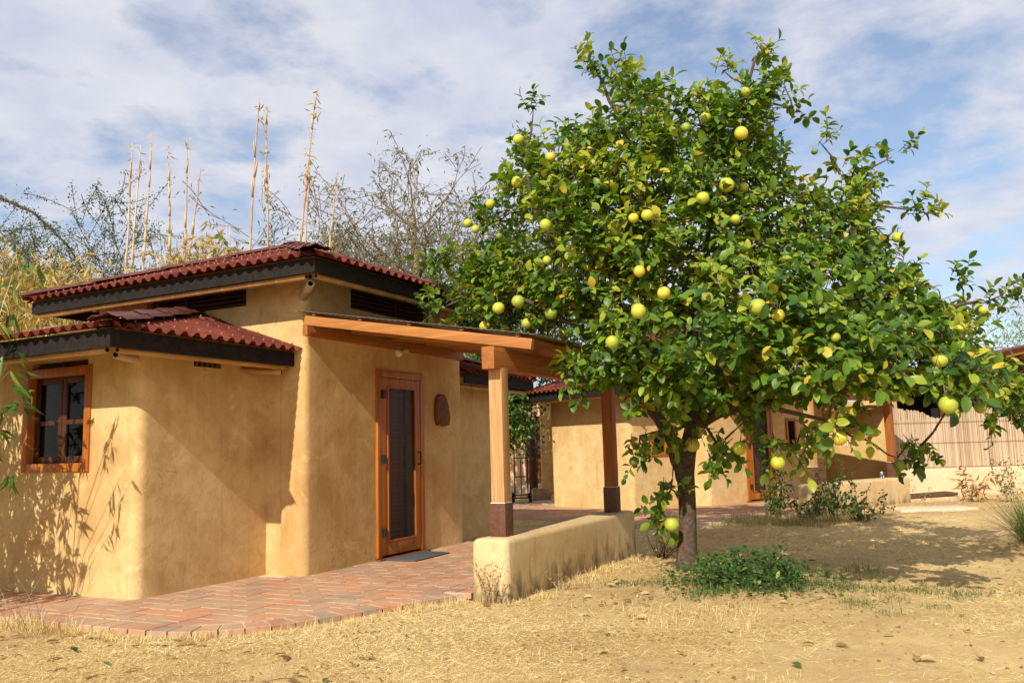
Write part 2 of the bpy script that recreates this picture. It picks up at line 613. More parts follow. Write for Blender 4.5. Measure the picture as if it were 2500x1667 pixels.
def m_roof():
    t = NT('red_corrugated_sheet')
    co = t.coord('Object')
    n = t.noise(t.world(), 3.2, 7, 0.65, 0.8)
    col = t.ramp(n, (0.32, (0.10, 0.024, 0.015)), (0.52, (0.165, 0.037, 0.021)), (0.72, (0.225, 0.066, 0.042)))
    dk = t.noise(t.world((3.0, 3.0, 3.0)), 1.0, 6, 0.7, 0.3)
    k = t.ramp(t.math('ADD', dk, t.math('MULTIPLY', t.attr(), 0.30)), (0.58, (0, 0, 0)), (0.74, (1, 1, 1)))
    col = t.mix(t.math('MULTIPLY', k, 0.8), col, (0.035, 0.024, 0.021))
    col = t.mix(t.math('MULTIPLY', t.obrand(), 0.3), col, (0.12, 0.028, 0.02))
    t.bump(t.noise(t.world(), 70, 3, 0.6), 0.15, 0.003)
    return t.fin(col, 0.85, 0.08)


M['roof'] = m_roof()
M['hip_cap'] = m_simple('dark_red_ridge_cap', (0.125, 0.034, 0.019), 0.6, 0.35, 7, 0.55, 0, 0.2)
M['grey_sheet'] = m_simple('grey_porch_sheet', (0.16, 0.135, 0.115), 0.55, 0.4, 6, 0.3, 0.1, 0.1)


def m_brick():
    t = NT('terracotta_paver')
    r = t.obrand()
    a = t.attr()
    f = t.math('FRACT', t.math('ADD', r, t.math('MULTIPLY', a, 3.7)))
    base = t.ramp(f, (0.0, (0.38, 0.155, 0.085)), (0.3, (0.45, 0.19, 0.095)), (0.52, (0.33, 0.185, 0.115)),
                  (0.74, (0.25, 0.165, 0.11)), (0.90, (0.56, 0.17, 0.055)))
    n = t.noise(t.world(), 9, 7, 0.65, 0.5)
    col = t.mix(t.math('MULTIPLY', n, 0.5), base, (0.50, 0.34, 0.215))
    dust = t.noise(t.world(), 1.6, 5, 0.6, 0.4)
    col = t.mix(t.math('MULTIPLY', t.ramp(dust, (0.36, (0, 0, 0)), (0.62, (1, 1, 1))), 0.68), col, (0.54, 0.36, 0.21))
    dark = t.noise(t.world(), 26, 4, 0.6)
    col = t.mix(t.math('MULTIPLY', t.ramp(dark, (0.58, (0, 0, 0)), (0.7, (1, 1, 1))), 0.35), col, (0.16, 0.11, 0.085))
    t.bump(t.math('ADD', n, dark), 0.25, 0.006)
    return t.fin(col, 0.85, 0.2)


M['brick'] = m_brick()


def m_ground():
    t = NT('dry_soil')
    big = t.noise(t.world(), 0.55, 6, 0.6, 0.5)
    col = t.ramp(big, (0.36, (0.50, 0.315, 0.125)), (0.5, (0.58, 0.395, 0.162)), (0.66, (0.69, 0.49, 0.212)))
    mid = t.noise(t.world(), 5.0, 8, 0.7, 0.6)
    col = t.mix(t.math('MULTIPLY', t.ramp(mid, (0.42, (0, 0, 0)), (0.7, (1, 1, 1))), 0.5), col, (0.38, 0.235, 0.11))
    fine = t.noise(t.world((1, 1.6, 1)), 70, 5, 0.7, 0.4)
    col = t.mix(t.math('MULTIPLY', t.ramp(fine, (0.5, (0, 0, 0)), (0.72, (1, 1, 1))), 0.6), col, (0.78, 0.60, 0.32))
    dk = t.noise(t.world(), 38, 4, 0.65)
    col = t.mix(t.math('MULTIPLY', t.ramp(dk, (0.60, (0, 0, 0)), (0.74, (1, 1, 1))), 0.45), col, (0.20, 0.125, 0.06))
    t.bump(t.math('ADD', t.math('MULTIPLY', mid, 1.5), t.math('ADD', fine, dk)), 0.6, 0.02)
    return t.fin(col, 0.95, 0.1)


M['ground'] = m_ground()
M['straw'] = m_leaf('dry_straw', [(0.0, (0.40, 0.25, 0.11)), (0.3, (0.62, 0.44, 0.18)), (0.65, (0.80, 0.61, 0.28)), (1.0, (0.90, 0.77, 0.45))], 0.7, 0.2, 0.15)
M['green_grass'] = m_leaf('mixed_grass', [(0.0, (0.05, 0.11, 0.025)), (0.45, (0.10, 0.17, 0.04)), (0.75, (0.30, 0.26, 0.08)), (1.0, (0.55, 0.40, 0.16))], 0.6, 0.3, 0.2)
M['citrus'] = m_leaf('citrus_leaf', [(0.0, (0.024, 0.066, 0.009)), (0.40, (0.062, 0.140, 0.013)), (0.70, (0.125, 0.225, 0.016)), (0.86, (0.27, 0.36, 0.026)), (0.95, (0.44, 0.42, 0.04)), (1.0, (0.66, 0.46, 0.05))], 0.44, 0.42, 0.30)
M['citrus_obj'] = m_leaf('citrus_leaf_near', [(0.0, (0.034, 0.088, 0.010)), (0.45, (0.072, 0.155, 0.014)), (0.75, (0.135, 0.235, 0.018)), (0.92, (0.30, 0.36, 0.03)), (1.0, (0.64, 0.47, 0.05))], 0.42, 0.42, 0.28, True)
M['bamboo_green'] = m_leaf('bamboo_leaf', [(0.0, (0.05, 0.12, 0.02)), (0.6, (0.14, 0.24, 0.04)), (0.85, (0.34, 0.34, 0.08)), (1.0, (0.5, 0.3, 0.12))], 0.45, 0.4, 0.3)
M['bamboo_dry'] = m_leaf('dry_bamboo_leaf', [(0.0, (0.15, 0.15, 0.04)), (0.3, (0.36, 0.27, 0.07)), (0.65, (0.56, 0.41, 0.14)), (1.0, (0.70, 0.58, 0.30))], 0.6, 0.3, 0.3)
M['olive_leaf'] = m_leaf('grey_green_leaf', [(0.0, (0.07, 0.09, 0.035)), (0.6, (0.14, 0.165, 0.065)), (1.0, (0.27, 0.26, 0.13))], 0.6, 0.3, 0.25)
M['acacia_leaf'] = m_leaf('acacia_leaf', [(0.0, (0.05, 0.08, 0.03)), (0.6, (0.10, 0.135, 0.045)), (1.0, (0.20, 0.21, 0.08))], 0.6, 0.3, 0.25)
M['willow_leaf'] = m_leaf('pale_green_leaf', [(0.0, (0.10, 0.15, 0.05)), (0.6, (0.19, 0.24, 0.08)), (1.0, (0.30, 0.33, 0.12))], 0.6, 0.3, 0.3)
M['weed_leaf'] = m_leaf('weed_leaf', [(0.0, (0.025, 0.075, 0.014)), (0.6, (0.06, 0.14, 0.025)), (0.9, (0.15, 0.22, 0.04)), (1.0, (0.45, 0.38, 0.10))], 0.5, 0.4, 0.28)
M['dead_leaf'] = m_leaf('dead_leaf', [(0.0, (0.20, 0.095, 0.035)), (0.5, (0.42, 0.25, 0.09)), (1.0, (0.66, 0.50, 0.24))], 0.7, 0.2, 0.12)
M['bark'] = m_simple('citrus_bark', (0.10, 0.066, 0.042), 0.9, 0.2, 26, 0.55, 0, 0.8)
M['grey_bark'] = m_simple('grey_brown_bark', (0.25, 0.165, 0.105), 0.9, 0.15, 16, 0.4, 0, 0.4)
M['dark_bark'] = m_simple('dark_twig_bark', (0.10, 0.075, 0.055), 0.9, 0.15, 16, 0.4, 0, 0.4)
M['green_twig'] = m_simple('green_twig', (0.16, 0.15, 0.05), 0.8, 0.2, 16, 0.4, 0, 0.2)
M['dry_twig'] = m_simple('dry_twig', (0.36, 0.25, 0.14), 0.9, 0.15, 20, 0.35, 0, 0.2)
M['petal'] = m_simple('white_petal', (0.78, 0.76, 0.66), 0.6, 0.2, 30, 0.08, 0, 0)


def m_fruit():
    t = NT('grapefruit_peel')
    r = t.obrand()
    base = t.ramp(r, (0.0, (0.26, 0.36, 0.035)), (0.3, (0.44, 0.48, 0.04)), (0.75, (0.58, 0.55, 0.05)), (1.0, (0.66, 0.53, 0.05)))
    n = t.noise(t.coord('Object'), 1.7, 4, 0.6, 0.3)
    col = t.mix(t.math('MULTIPLY', t.ramp(n, (0.4, (0, 0, 0)), (0.7, (1, 1, 1))), 0.45), base, (0.33, 0.38, 0.035))
    bl = t.noise(t.coord('Object'), 5.0, 5, 0.7, 0.3)
    col = t.mix(t.math('MULTIPLY', t.ramp(bl, (0.62, (0, 0, 0)), (0.70, (1, 1, 1))), 0.5), col, (0.30, 0.20, 0.06))
    t.bump(t.noise(t.coord('Object'), 34, 2, 0.5), 0.22, 0.02)
    t.b.inputs['Subsurface Weight'].default_value = 0.06
    t.b.inputs['Subsurface Radius'].default_value = (0.02, 0.015, 0.004)
    return t.fin(col, 0.40, 0.45)


M['fruit'] = m_fruit()
M['fruit_green'] = m_simple('green_fruit_peel', (0.16, 0.24, 0.03), 0.4, 0.45, 12, 0.25, 0, 0.2)


def m_reed():
    t = NT('reed_cane')
    f = t.attr()
    n = t.noise(t.world((8, 8, 2.5)), 2, 4, 0.6)
    col = t.ramp(t.math('ADD', t.math('MULTIPLY', f, 0.7), t.math('MULTIPLY', n, 0.3)), (0.10, (0.24, 0.155, 0.09)), (0.40, (0.46, 0.33, 0.205)), (0.85, (0.62, 0.475, 0.32)))
    return t.fin(col, 0.75, 0.2)


M['reed'] = m_reed()

# ------------------------------------------------------------------ ground
def ground_z(x, y):
    x = np.asarray(x, float); y = np.asarray(y, float)
    rise = np.clip((x - 10.0) / 5.0, 0, 1)
    rise = rise * rise * (3 - 2 * rise)
    near = np.clip(1 - np.hypot(x - 10, y - 2) / 60.0, 0.15, 1)
    z = -0.055 + 0.055 * rise + (fbm(x * 0.55, y * 0.55, 11, 4) - 0.5) * 0.07 * near + (fbm(x * 3.1, y * 3.1, 5, 3) - 0.5) * 0.024 * near
    mound = 0.045 * np.exp(-((x - 8.8) ** 2 + (y - 2.5) ** 2) / 0.6)
    z = z + mound
    return np.minimum(z, -0.018 + 0.03 * rise + mound)


def build_ground():
    def axis(lo, hi, a, b, fine):
        mid = np.arange(a, b + 1e-6, fine)
        up = [b]; s = fine
        while up[-1] < hi: s *= 1.35; up.append(up[-1] + s)
        dn = [a]; s = fine
        while dn[-1] > lo: s *= 1.35; dn.append(dn[-1] - s)
        return np.concatenate([dn[:0:-1], mid, up[1:]])
    xs = axis(-60, 900, 2.5, 16.0, 0.07); ys = axis(-600, 600, -3.0, 6.6, 0.07)
    X, Y = np.meshgrid(xs, ys, indexing='ij')
    Z = ground_z(X, Y)
    v = np.stack([X, Y, Z], -1).reshape(-1, 3)
    nx, ny = len(xs), len(ys)
    i = np.arange(nx - 1)[:, None] * ny + np.arange(ny - 1)[None]
    q = np.stack([i, i + ny, i + ny + 1, i + 1], -1).reshape(-1, 4)
    o = link('ground', np_mesh('ground', v, [q], None, True, M['ground']))
    tag(o, 'dry straw-littered yellow ground in front of the houses', 'ground', kind='structure')


build_ground()

# ------------------------------------------------------------------ plastered blocks
def rounded_rect(x0, x1, y0, y1, r, step=0.13):
    pts = []
    for cx, cy, a0 in ((x1 - r, y0 + r, -90), (x1 - r, y1 - r, 0), (x0 + r, y1 - r, 90), (x0 + r, y0 + r, 180)):
        for k in range(6):
            a = math.radians(a0 + 90 * k / 5)
            pts.append((cx + r * math.cos(a), cy + r * math.sin(a)))
    out = []
    n = len(pts)
    for i in range(n):
        a = pts[i]; b = pts[(i + 1) % n]
        d = math.hypot(b[0] - a[0], b[1] - a[1])
        m = max(1, int(d / step)) if d > 0.1 else 1
        for k in range(m):
            out.append((a[0] + (b[0] - a[0]) * k / m, a[1] + (b[1] - a[1]) * k / m))
    return out


def block(name, x0, x1, y0, y1, z0, z1, mat, parent, r=0.07, top_r=0.0, amp=0.006, taper=0.0, cuts=(), seed=0.0, tops=None):
    """plaster block with soft corners and an uneven hand-worked surface; cuts = niches (boxes)"""
    fp = rounded_rect(x0, x1, y0, y1, r)
    n = len(fp)
    cx, cy = (x0 + x1) / 2, (y0 + y1) / 2
    levels = []
    nz = max(2, int((z1 - top_r - z0) / 0.13))
    for k in range(nz + 1):
        levels.append((z0 + (z1 - top_r - z0) * k / nz, 0.0))
    if top_r > 0:
        for k in range(1, 5):
            a = math.radians(90 * k / 4)
            levels.append((z1 - top_r + top_r * math.sin(a), top_r * (1 - math.cos(a))))
    vs = []
    for z, inset in levels:
        for (px, py) in fp:
            dx, dy = px - cx, py - cy
            hx, hy = (x1 - x0) / 2, (y1 - y0) / 2
            ins = inset + taper * (z - z0)
            qx = cx + dx * (hx - ins) / hx; qy = cy + dy * (hy - ins) / hy
            q = Vector((qx * 1.3 + seed, qy * 1.3, z * 1.3))
            dsp = amp * noise.fractal(q, 1.0, 2.0, 4)
            L = math.hypot(dx / hx, dy / hy)
            ex = 1 if abs(dx) / hx > abs(dy) / hy else 0
            zz_ = z + (tops(qx, qy) * (z - z0) / (z1 - z0) if tops else 0)
            vs.append((qx + (math.copysign(dsp, dx) if ex else 0), qy + (0 if ex else math.copysign(dsp, dy)), zz_ + (dsp * 0.7 if inset > 0 else 0)))
    m = len(levels)
    fs = []
    for j in range(m - 1):
        for i in range(n):
            k = (i + 1) % n
            fs.append((j * n + i, j * n + k, (j + 1) * n + k, (j + 1) * n + i))
    fs.append(tuple(range(n - 1, -1, -1)))
    fs.append(tuple((m - 1) * n + i for i in range(n)))
    me = bpy.data.meshes.new(name)
    me.from_pydata(vs, [], fs); me.update()
    me.materials.append(mat)
    o = link(name, me, parent)
    if cuts:
        cb = MB()
        for c in cuts: cb.box(*c)
        cut = cb.build('cutter', M['dark_void'])
        cut.parent = parent
        md = o.modifiers.new('cut', 'BOOLEAN'); md.object = cut; md.operation = 'DIFFERENCE'; md.solver = 'EXACT'
        bpy.context.view_layer.update()
        dg = bpy.context.evaluated_depsgraph_get()
        me2 = bpy.data.meshes.new_from_object(o.evaluated_get(dg))
        o.modifiers.clear()
        o.data = me2
        bpy.data.meshes.remove(me)
        bpy.data.objects.remove(cut, do_unlink=True)
        me = me2
    me.name = name
    me.shade_smooth(); me.set_sharp_from_angle(angle=math.radians(48))
    return o


# ------------------------------------------------------------------ corrugated roofing
def corrugated(parent, O, e, s, L, vmax, width=0.92, rowlen=1.25, lam=0.143, A=0.025, mat=None, name='roof_sheet', th=0.005, over=0.05, screws=None):
    """O eave corner, e unit along the eave, s unit up the slope, vmax(u) length of the slope at u"""
    O, e, s = Vector(O), Vector(e).normalized(), Vector(s).normalized()
    nrm = e.cross(s).normalized()
    if nrm.z < 0: nrm = -nrm
    nsh = max(1, round(L / width)); w = L / nsh
    objs = []
    top = max(vmax(L * k / 40) for k in range(41))
    nrow = max(1, math.ceil(top / rowlen))
    for r in range(nrow):
        for k in range(nsh):
            u0, u1 = k * w, min(L, (k + 1) * w + 0.03)
            nu = max(4, int((u1 - u0) / (lam / 8)))
            us = [u0 + (u1 - u0) * i / nu for i in range(nu + 1)]
            sag = random.uniform(-0.004, 0.004)
            va = max(0.0, r * rowlen - 0.12)
            cols = []
            for u in us:
                vm = vmax(u)
                vb = min(vm, (r + 1) * rowlen)
                cols.append((u, va, vb))
            runs = []; cur = []
            for c in cols:
                if c[2] - c[1] > 0.02: cur.append(c)
                else:
                    if len(cur) > 2: runs.append(cur)
                    cur = []
            if len(cur) > 2: runs.append(cur)
            for run in runs:
                mb = MB(); vs = []; fs = []; tints = []
                nv = 6
                for (u, a, b) in run:
                    ph = 2 * math.pi * u / lam
                    z = A * (math.sin(ph) + 0.18 * math.sin(3 * ph + 0.2)) + r * 0.012 + (0.004 if k % 2 else 0.0)
                    for i in range(nv):
                        f = i / (nv - 1)
                        vv = a + (b - a) * f
                        p = O + e * u + s * (vv - (over if r == 0 else 0) * (1 - f)) + nrm * (z + sag * math.sin(f * 3.1))
                        vs.append(p)
                nb = len(vs)
                vs2 = vs + [p - nrm * th for p in vs]
                nn = len(run)
                for i in range(nn - 1):
                    for j in range(nv - 1):
                        q = (i * nv + j, (i + 1) * nv + j, (i + 1) * nv + j + 1, i * nv + j + 1)
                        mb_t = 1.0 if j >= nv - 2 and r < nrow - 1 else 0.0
                        fs.append(q); tints.append(mb_t)
                        fs.append(tuple(nb + x for x in q[::-1])); tints.append(mb_t)
                for i in range(nn - 1):
                    fs.append((i * nv, nb + i * nv, nb + (i + 1) * nv, (i + 1) * nv)); tints.append(0)
                    a_, b_ = i * nv + nv - 1, (i + 1) * nv + nv - 1
                    fs.append((a_, b_, nb + b_, nb + a_)); tints.append(0)
                for j in range(nv - 1):
                    fs.append((j, j + 1, nb + j + 1, nb + j)); tints.append(0)
                    a_ = (nn - 1) * nv
                    fs.append((a_ + j + 1, a_ + j, nb + a_ + j, nb + a_ + j + 1)); tints.append(0)
                mb.v = [tuple(p) for p in vs2]; mb.f = fs; mb.t = tints
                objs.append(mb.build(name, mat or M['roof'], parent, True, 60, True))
                if screws is not None:
                    for vv in (va + 0.10, va + 0.62):
                        u = math.ceil(run[0][0] / lam) * lam + lam * 0.25
                        while u < run[-1][0]:
                            if vv < vmax(u) - 0.05:
                                p = O + e * u + s * vv + nrm * (A + r * 0.012)
                                screws.tube([p - nrm * 0.004, p + nrm * 0.010, p + nrm * 0.014], [0.009, 0.009, 0.004], 6)
                            u += lam
    return objs


def hip_cap(parent, a, b, w=0.16, drop=0.05, name='hip_cap'):
    """folded ridge caps lapped along a hip from a (low) to b (high)"""
    a, b = Vector(a), Vector(b)
    d = (b - a); L = d.length; d.normalize()
    side = d.cross(Vector((0, 0, 1))).normalized(); up = side.cross(d).normalized()
    n = max(1, round(L / 0.75)); l = L / n
    for i in range(n):
        p0 = a + d * (i * l - 0.06); p1 = a + d * ((i + 1) * l)
        mb = MB()
        prof = []
        m = 9
        for k in range(m):
            t = -1 + 2 * k / (m - 1)
            prof.append((t * w, 0.062 - drop * abs(t) ** 1.6 + 0.012 * math.cos(t * 8)))
        vs = []
        for (p, lift) in ((p0, 0.016), ((p0 + p1) / 2, 0.008), (p1, 0.0)):
            for (x, z) in prof: vs.append(p + side * x + up * (z + lift))
        nb = len(vs)
        vs += [q - up * 0.006 for q in vs]
        fs = []
        for r in range(2):
            for k in range(m - 1):
                q = (r * m + k, r * m + k + 1, (r + 1) * m + k + 1, (r + 1) * m + k)
                fs.append(q[::-1]); fs.append(tuple(nb + x for x in q))
        for k in range(m - 1):
            fs.append((k, k + 1, nb + k + 1, nb + k)); q = 2 * m
            fs.append((q + k + 1, q + k, nb + q + k, nb + q + k + 1))
        for r in range(2):
            fs.append((r * m, nb + r * m, nb + (r + 1) * m, (r + 1) * m)[::-1])
            e = m - 1
            fs.append((r * m + e, nb + r * m + e, nb + (r + 1) * m + e, (r + 1) * m + e))
        mb.add(vs, fs)
        mb.build(name, M['hip_cap'], parent, True, 40)


def deck(parent, pts, th=0.02, drop=0.045):
    """roof deck under the sheets; becomes the roof part"""
    mb = MB()
    for poly in pts:
        hi = max(p.z for p in poly)
        cen = sum((p for p in poly if p.z > hi - 0.01), Vector((0, 0, 0))) / len([p for p in poly if p.z > hi - 0.01])
        top = [(p if p.z > hi - 0.01 else p + (cen - p) * 0.05) - Vector((0, 0, drop)) for p in poly]
        bot = [p - Vector((0, 0, th)) for p in top]
        mb.hexa(bot, top)
    return mb.build('roof', M['soffit'], parent)


def bamboo_pole(parent, a, b, r=0.035, mat='bamboo', name='eave_pole', nodes=0.38, end=None):
    a, b = Vector(a), Vector(b)
    L = (b - a).length; d = (b - a) / L
    pts = []; rad = []
    t = 0.0
    pts.append(a); rad.append(r)
    k = 1
    while k * nodes < L - 0.05:
        c = a + d * (k * nodes)
        for dt, rr in ((-0.018, r), (-0.004, r * 1.13), (0.004, r * 1.13), (0.018, r)):
            pts.append(c + d * dt); rad.append(rr)
        k += 1
    pts.append(b); rad.append(r)
    mb = MB().tube(pts, rad, 10)
    # dark discs on the closed ends stand for shade in the hollow
    o = mb.build(name, M[mat], parent, True, 50)
    for p, q in ((a, -d), (b, d)):
        MB().tube([p + q * 0.0015, p + q * 0.003], r * 0.58, 10).build('mouth_shade', M['dark_void'], o)
    return o


# ------------------------------------------------------------------ house parts
def framed(mb, x0, x1, z0, z1, w, y0, y1):
    """rectangular frame lying in the xz plane between depths y0..y1"""
    mb.box(x0, x0 + w, y0, y1, z0, z1); mb.box(x1 - w, x1, y0, y1, z0, z1)
    mb.box(x0 + w, x1 - w, y0 + 0.002, y1, z0, z0 + w); mb.box(x0 + w, x1 - w, y0 + 0.002, y1, z1 - w, z1)
    return mb


def make_door(parent, x0, x1, ywall, z0, z1, mat='door_wood', detail=True):
    """glazed screen door in a wall facing -y"""
    y = ywall
    fr = MB()
    w = 0.085
    fr.box(x0, x0 + w, y - 0.035, y + 0.10, z0 - 0.02, z1)
    fr.box(x1 - w, x1, y - 0.035, y + 0.10, z0 - 0.02, z1)
    fr.box(x0 + w, x1 - w, y - 0.033, y + 0.10, z1 - w, z1)
    door = fr.build('door', M[mat], parent, bevel=0.006)
    a, b = x0 + w + 0.006, x1 - w - 0.006
    lf = MB()
    sw = 0.118
    t = z1 - w - 0.006
    lf.box(a, a + sw, y - 0.028, y + 0.012, z0, t); lf.box(b - sw, b, y - 0.028, y + 0.012, z0, t)
    lf.box(a + sw, b - sw, y - 0.026, y + 0.010, z0, z0 + 0.16); lf.box(a + sw, b - sw, y - 0.026, y + 0.010, t - 0.11, t)
    lf.build('door_leaf', M[mat], door, bevel=0.004)
    gx0, gx1, gz0, gz1 = a + sw, b - sw, z0 + 0.16, t - 0.11
    tr = framed(MB(), gx0 - 0.012, gx1 + 0.012, gz0 - 0.012, gz1 + 0.012, 0.026, y - 0.042, y - 0.026)
    tr.build('glazing_bead', M[mat], door, bevel=0.003)
    MB().box(gx0, gx1, y - 0.012, y - 0.008, gz0, gz1).build('insect_screen', M['screen'], door)
    # inner slatted door behind the screen
    sl = MB()
    k = z0 + 0.14
    while k < z1 - 0.12:
        sl.hexa([(x0 + 0.09, y + 0.085, k), (x1 - 0.30, y + 0.085, k), (x1 - 0.30, y + 0.105, k - 0.004), (x0 + 0.09, y + 0.105, k - 0.004)],
                [(x0 + 0.09, y + 0.09, k + 0.045), (x1 - 0.30, y + 0.09, k + 0.045), (x1 - 0.30, y + 0.108, k + 0.04), (x0 + 0.09, y + 0.108, k + 0.04)])
        k += 0.052
    sl.build('slatted_blind', M['dark_wood'], door, kind='stuff')
    MB().box(x0 + 0.01, x1 - 0.01, y + 0.235, y + 0.245, z0, z1).build('shade_sheet', M['dark_void'], door)
    if detail:
        for hz in (z0 + 0.22, z0 + 1.08, z0 + 1.86):
            hb = MB().box(a - 0.02, a + 0.055, y - 0.052, y - 0.030, hz, hz + 0.10)
            hb.tube([(a - 0.004, y - 0.058, hz - 0.006), (a - 0.004, y - 0.058, hz + 0.106)], 0.011, 8)
            hb.build('hinge', M['black_metal'], door)
        hx = b - 0.045
        MB().tube([(hx, y - 0.028, z0 + 1.05), (hx, y - 0.065, z0 + 1.06), (hx, y - 0.065, z0 + 1.20), (hx, y - 0.028, z0 + 1.21)], 0.010, 8).build('handle', M['black_metal'], door, True)
        MB().box(b - 0.20, b - 0.15, y - 0.036, y - 0.026, z0 + 0.05, z0 + 0.09).build('latch_plate', M['dark_wood'], door)
    return door


def make_window_x(parent, x, y0, y1, z0, z1):
    """wooden casement in a wall facing -x"""
    w = 0.085
    fr = MB()
    fr.box(x - 0.022, x + 0.17, y0, y0 + w, z0, z1); fr.box(x - 0.022, x + 0.17, y1 - w, y1, z0, z1)
    fr.box(x - 0.020, x + 0.17, y0 + w, y1 - w, z0, z0 + w); fr.box(x - 0.020, x + 0.17, y0 + w, y1 - w, z1 - w, z1)
    win = fr.build('window', M['door_wood'], parent, bevel=0.006)
    ym = (y0 + y1) / 2
    for (a, b) in ((y0 + w + 0.004, ym - 0.002), (ym + 0.002, y1 - w - 0.004)):
        s = MB(); sw = 0.062
        z_a, z_b = z0 + w + 0.004, z1 - w - 0.004
        s.box(x + 0.055, x + 0.095, a, a + sw, z_a, z_b); s.box(x + 0.055, x + 0.095, b - sw, b, z_a, z_b)
        s.box(x + 0.057, x + 0.093, a + sw, b - sw, z_a, z_a + sw); s.box(x + 0.057, x + 0.093, a + sw, b - sw, z_b - sw, z_b)
        zm = z_a + (z_b - z_a) * 0.47
        s.box(x + 0.059, x + 0.091, a + sw, b - sw, zm - 0.022, zm + 0.022)
        s.build('sash', M['sash'], win, bevel=0.004)
        for (c, d) in ((z_a + sw, zm - 0.022), (zm + 0.022, z_b - sw)):
            MB().box(x + 0.072, x + 0.076, a + sw, b - sw, c, d).build('pane', M['glass'], win)
    cu = MB()
    n = 40
    for i in range(n):
        f0, f1 = i / n, (i + 1) / n
        ya, yb = y0 + w + (y1 - y0 - 2 * w) * f0, y0 + w + (y1 - y0 - 2 * w) * f1
        xa, xb = x + 0.24 + 0.022 * math.sin(f0 * 44), x + 0.24 + 0.022 * math.sin(f1 * 44)
        cu.add([(xa, ya, z0 + w), (xb, yb, z0 + w), (xb, yb, z1 - 0.35), (xa, ya, z1 - 0.35)], [(0, 3, 2, 1)])
    cu.build('curtain', M['curtain'], win, True)
    MB().box(x + 0.335, x + 0.345, y0 - 0.0, y1 + 0.0, z0, z1).build('shade_sheet', M['dark_void'], win)
    return win


def make_vent(parent, axis, c, a0, a1, z0, z1, depth=0.2, post=0.5):
    """recessed louvred vent; axis 'x' wall faces -x at x=c, 'y' wall faces -y at y=c"""
    mb = MB()
    bx = (lambda a, b, d0, d1, e, f: mb.box(c + d0, c + d1, a, b, e, f)) if axis == 'x' else (lambda a, b, d0, d1, e, f: mb.box(a, b, c + d0, c + d1, e, f))
    bx(a0, a1, depth - 0.012, depth - 0.004, z0, z1)
    v = mb.build('vent', M['dark_void'], parent)
    k = z0 + 0.02
    while k < z1 - 0.02:
        s = MB()
        if axis == 'x':
            s.hexa([(c + 0.06, a0 + 0.003, k), (c + 0.075, a0 + 0.003, k), (c + 0.075, a1 - 0.003, k), (c + 0.06, a1 - 0.003, k)],
                   [(c + 0.085, a0 + 0.003, k + 0.04), (c + 0.10, a0 + 0.003, k + 0.04), (c + 0.10, a1 - 0.003, k + 0.04), (c + 0.085, a1 - 0.003, k + 0.04)])
        else:
            s.hexa([(a0 + 0.003, c + 0.06, k), (a1 - 0.003, c + 0.06, k), (a1 - 0.003, c + 0.075, k), (a0 + 0.003, c + 0.075, k)],
                   [(a0 + 0.003, c + 0.085, k + 0.04), (a1 - 0.003, c + 0.085, k + 0.04), (a1 - 0.003, c + 0.10, k + 0.04), (a0 + 0.003, c + 0.10, k + 0.04)])
        s.build('slat', M['vent_wood'], v)
        k += 0.052
    am = a0 + (a1 - a0) * post
    mb = MB(); bx(am - 0.012, am + 0.012, 0.035, 0.055, z0, z1)
    mb.build('mullion', M['vent_wood'], v)
    return v


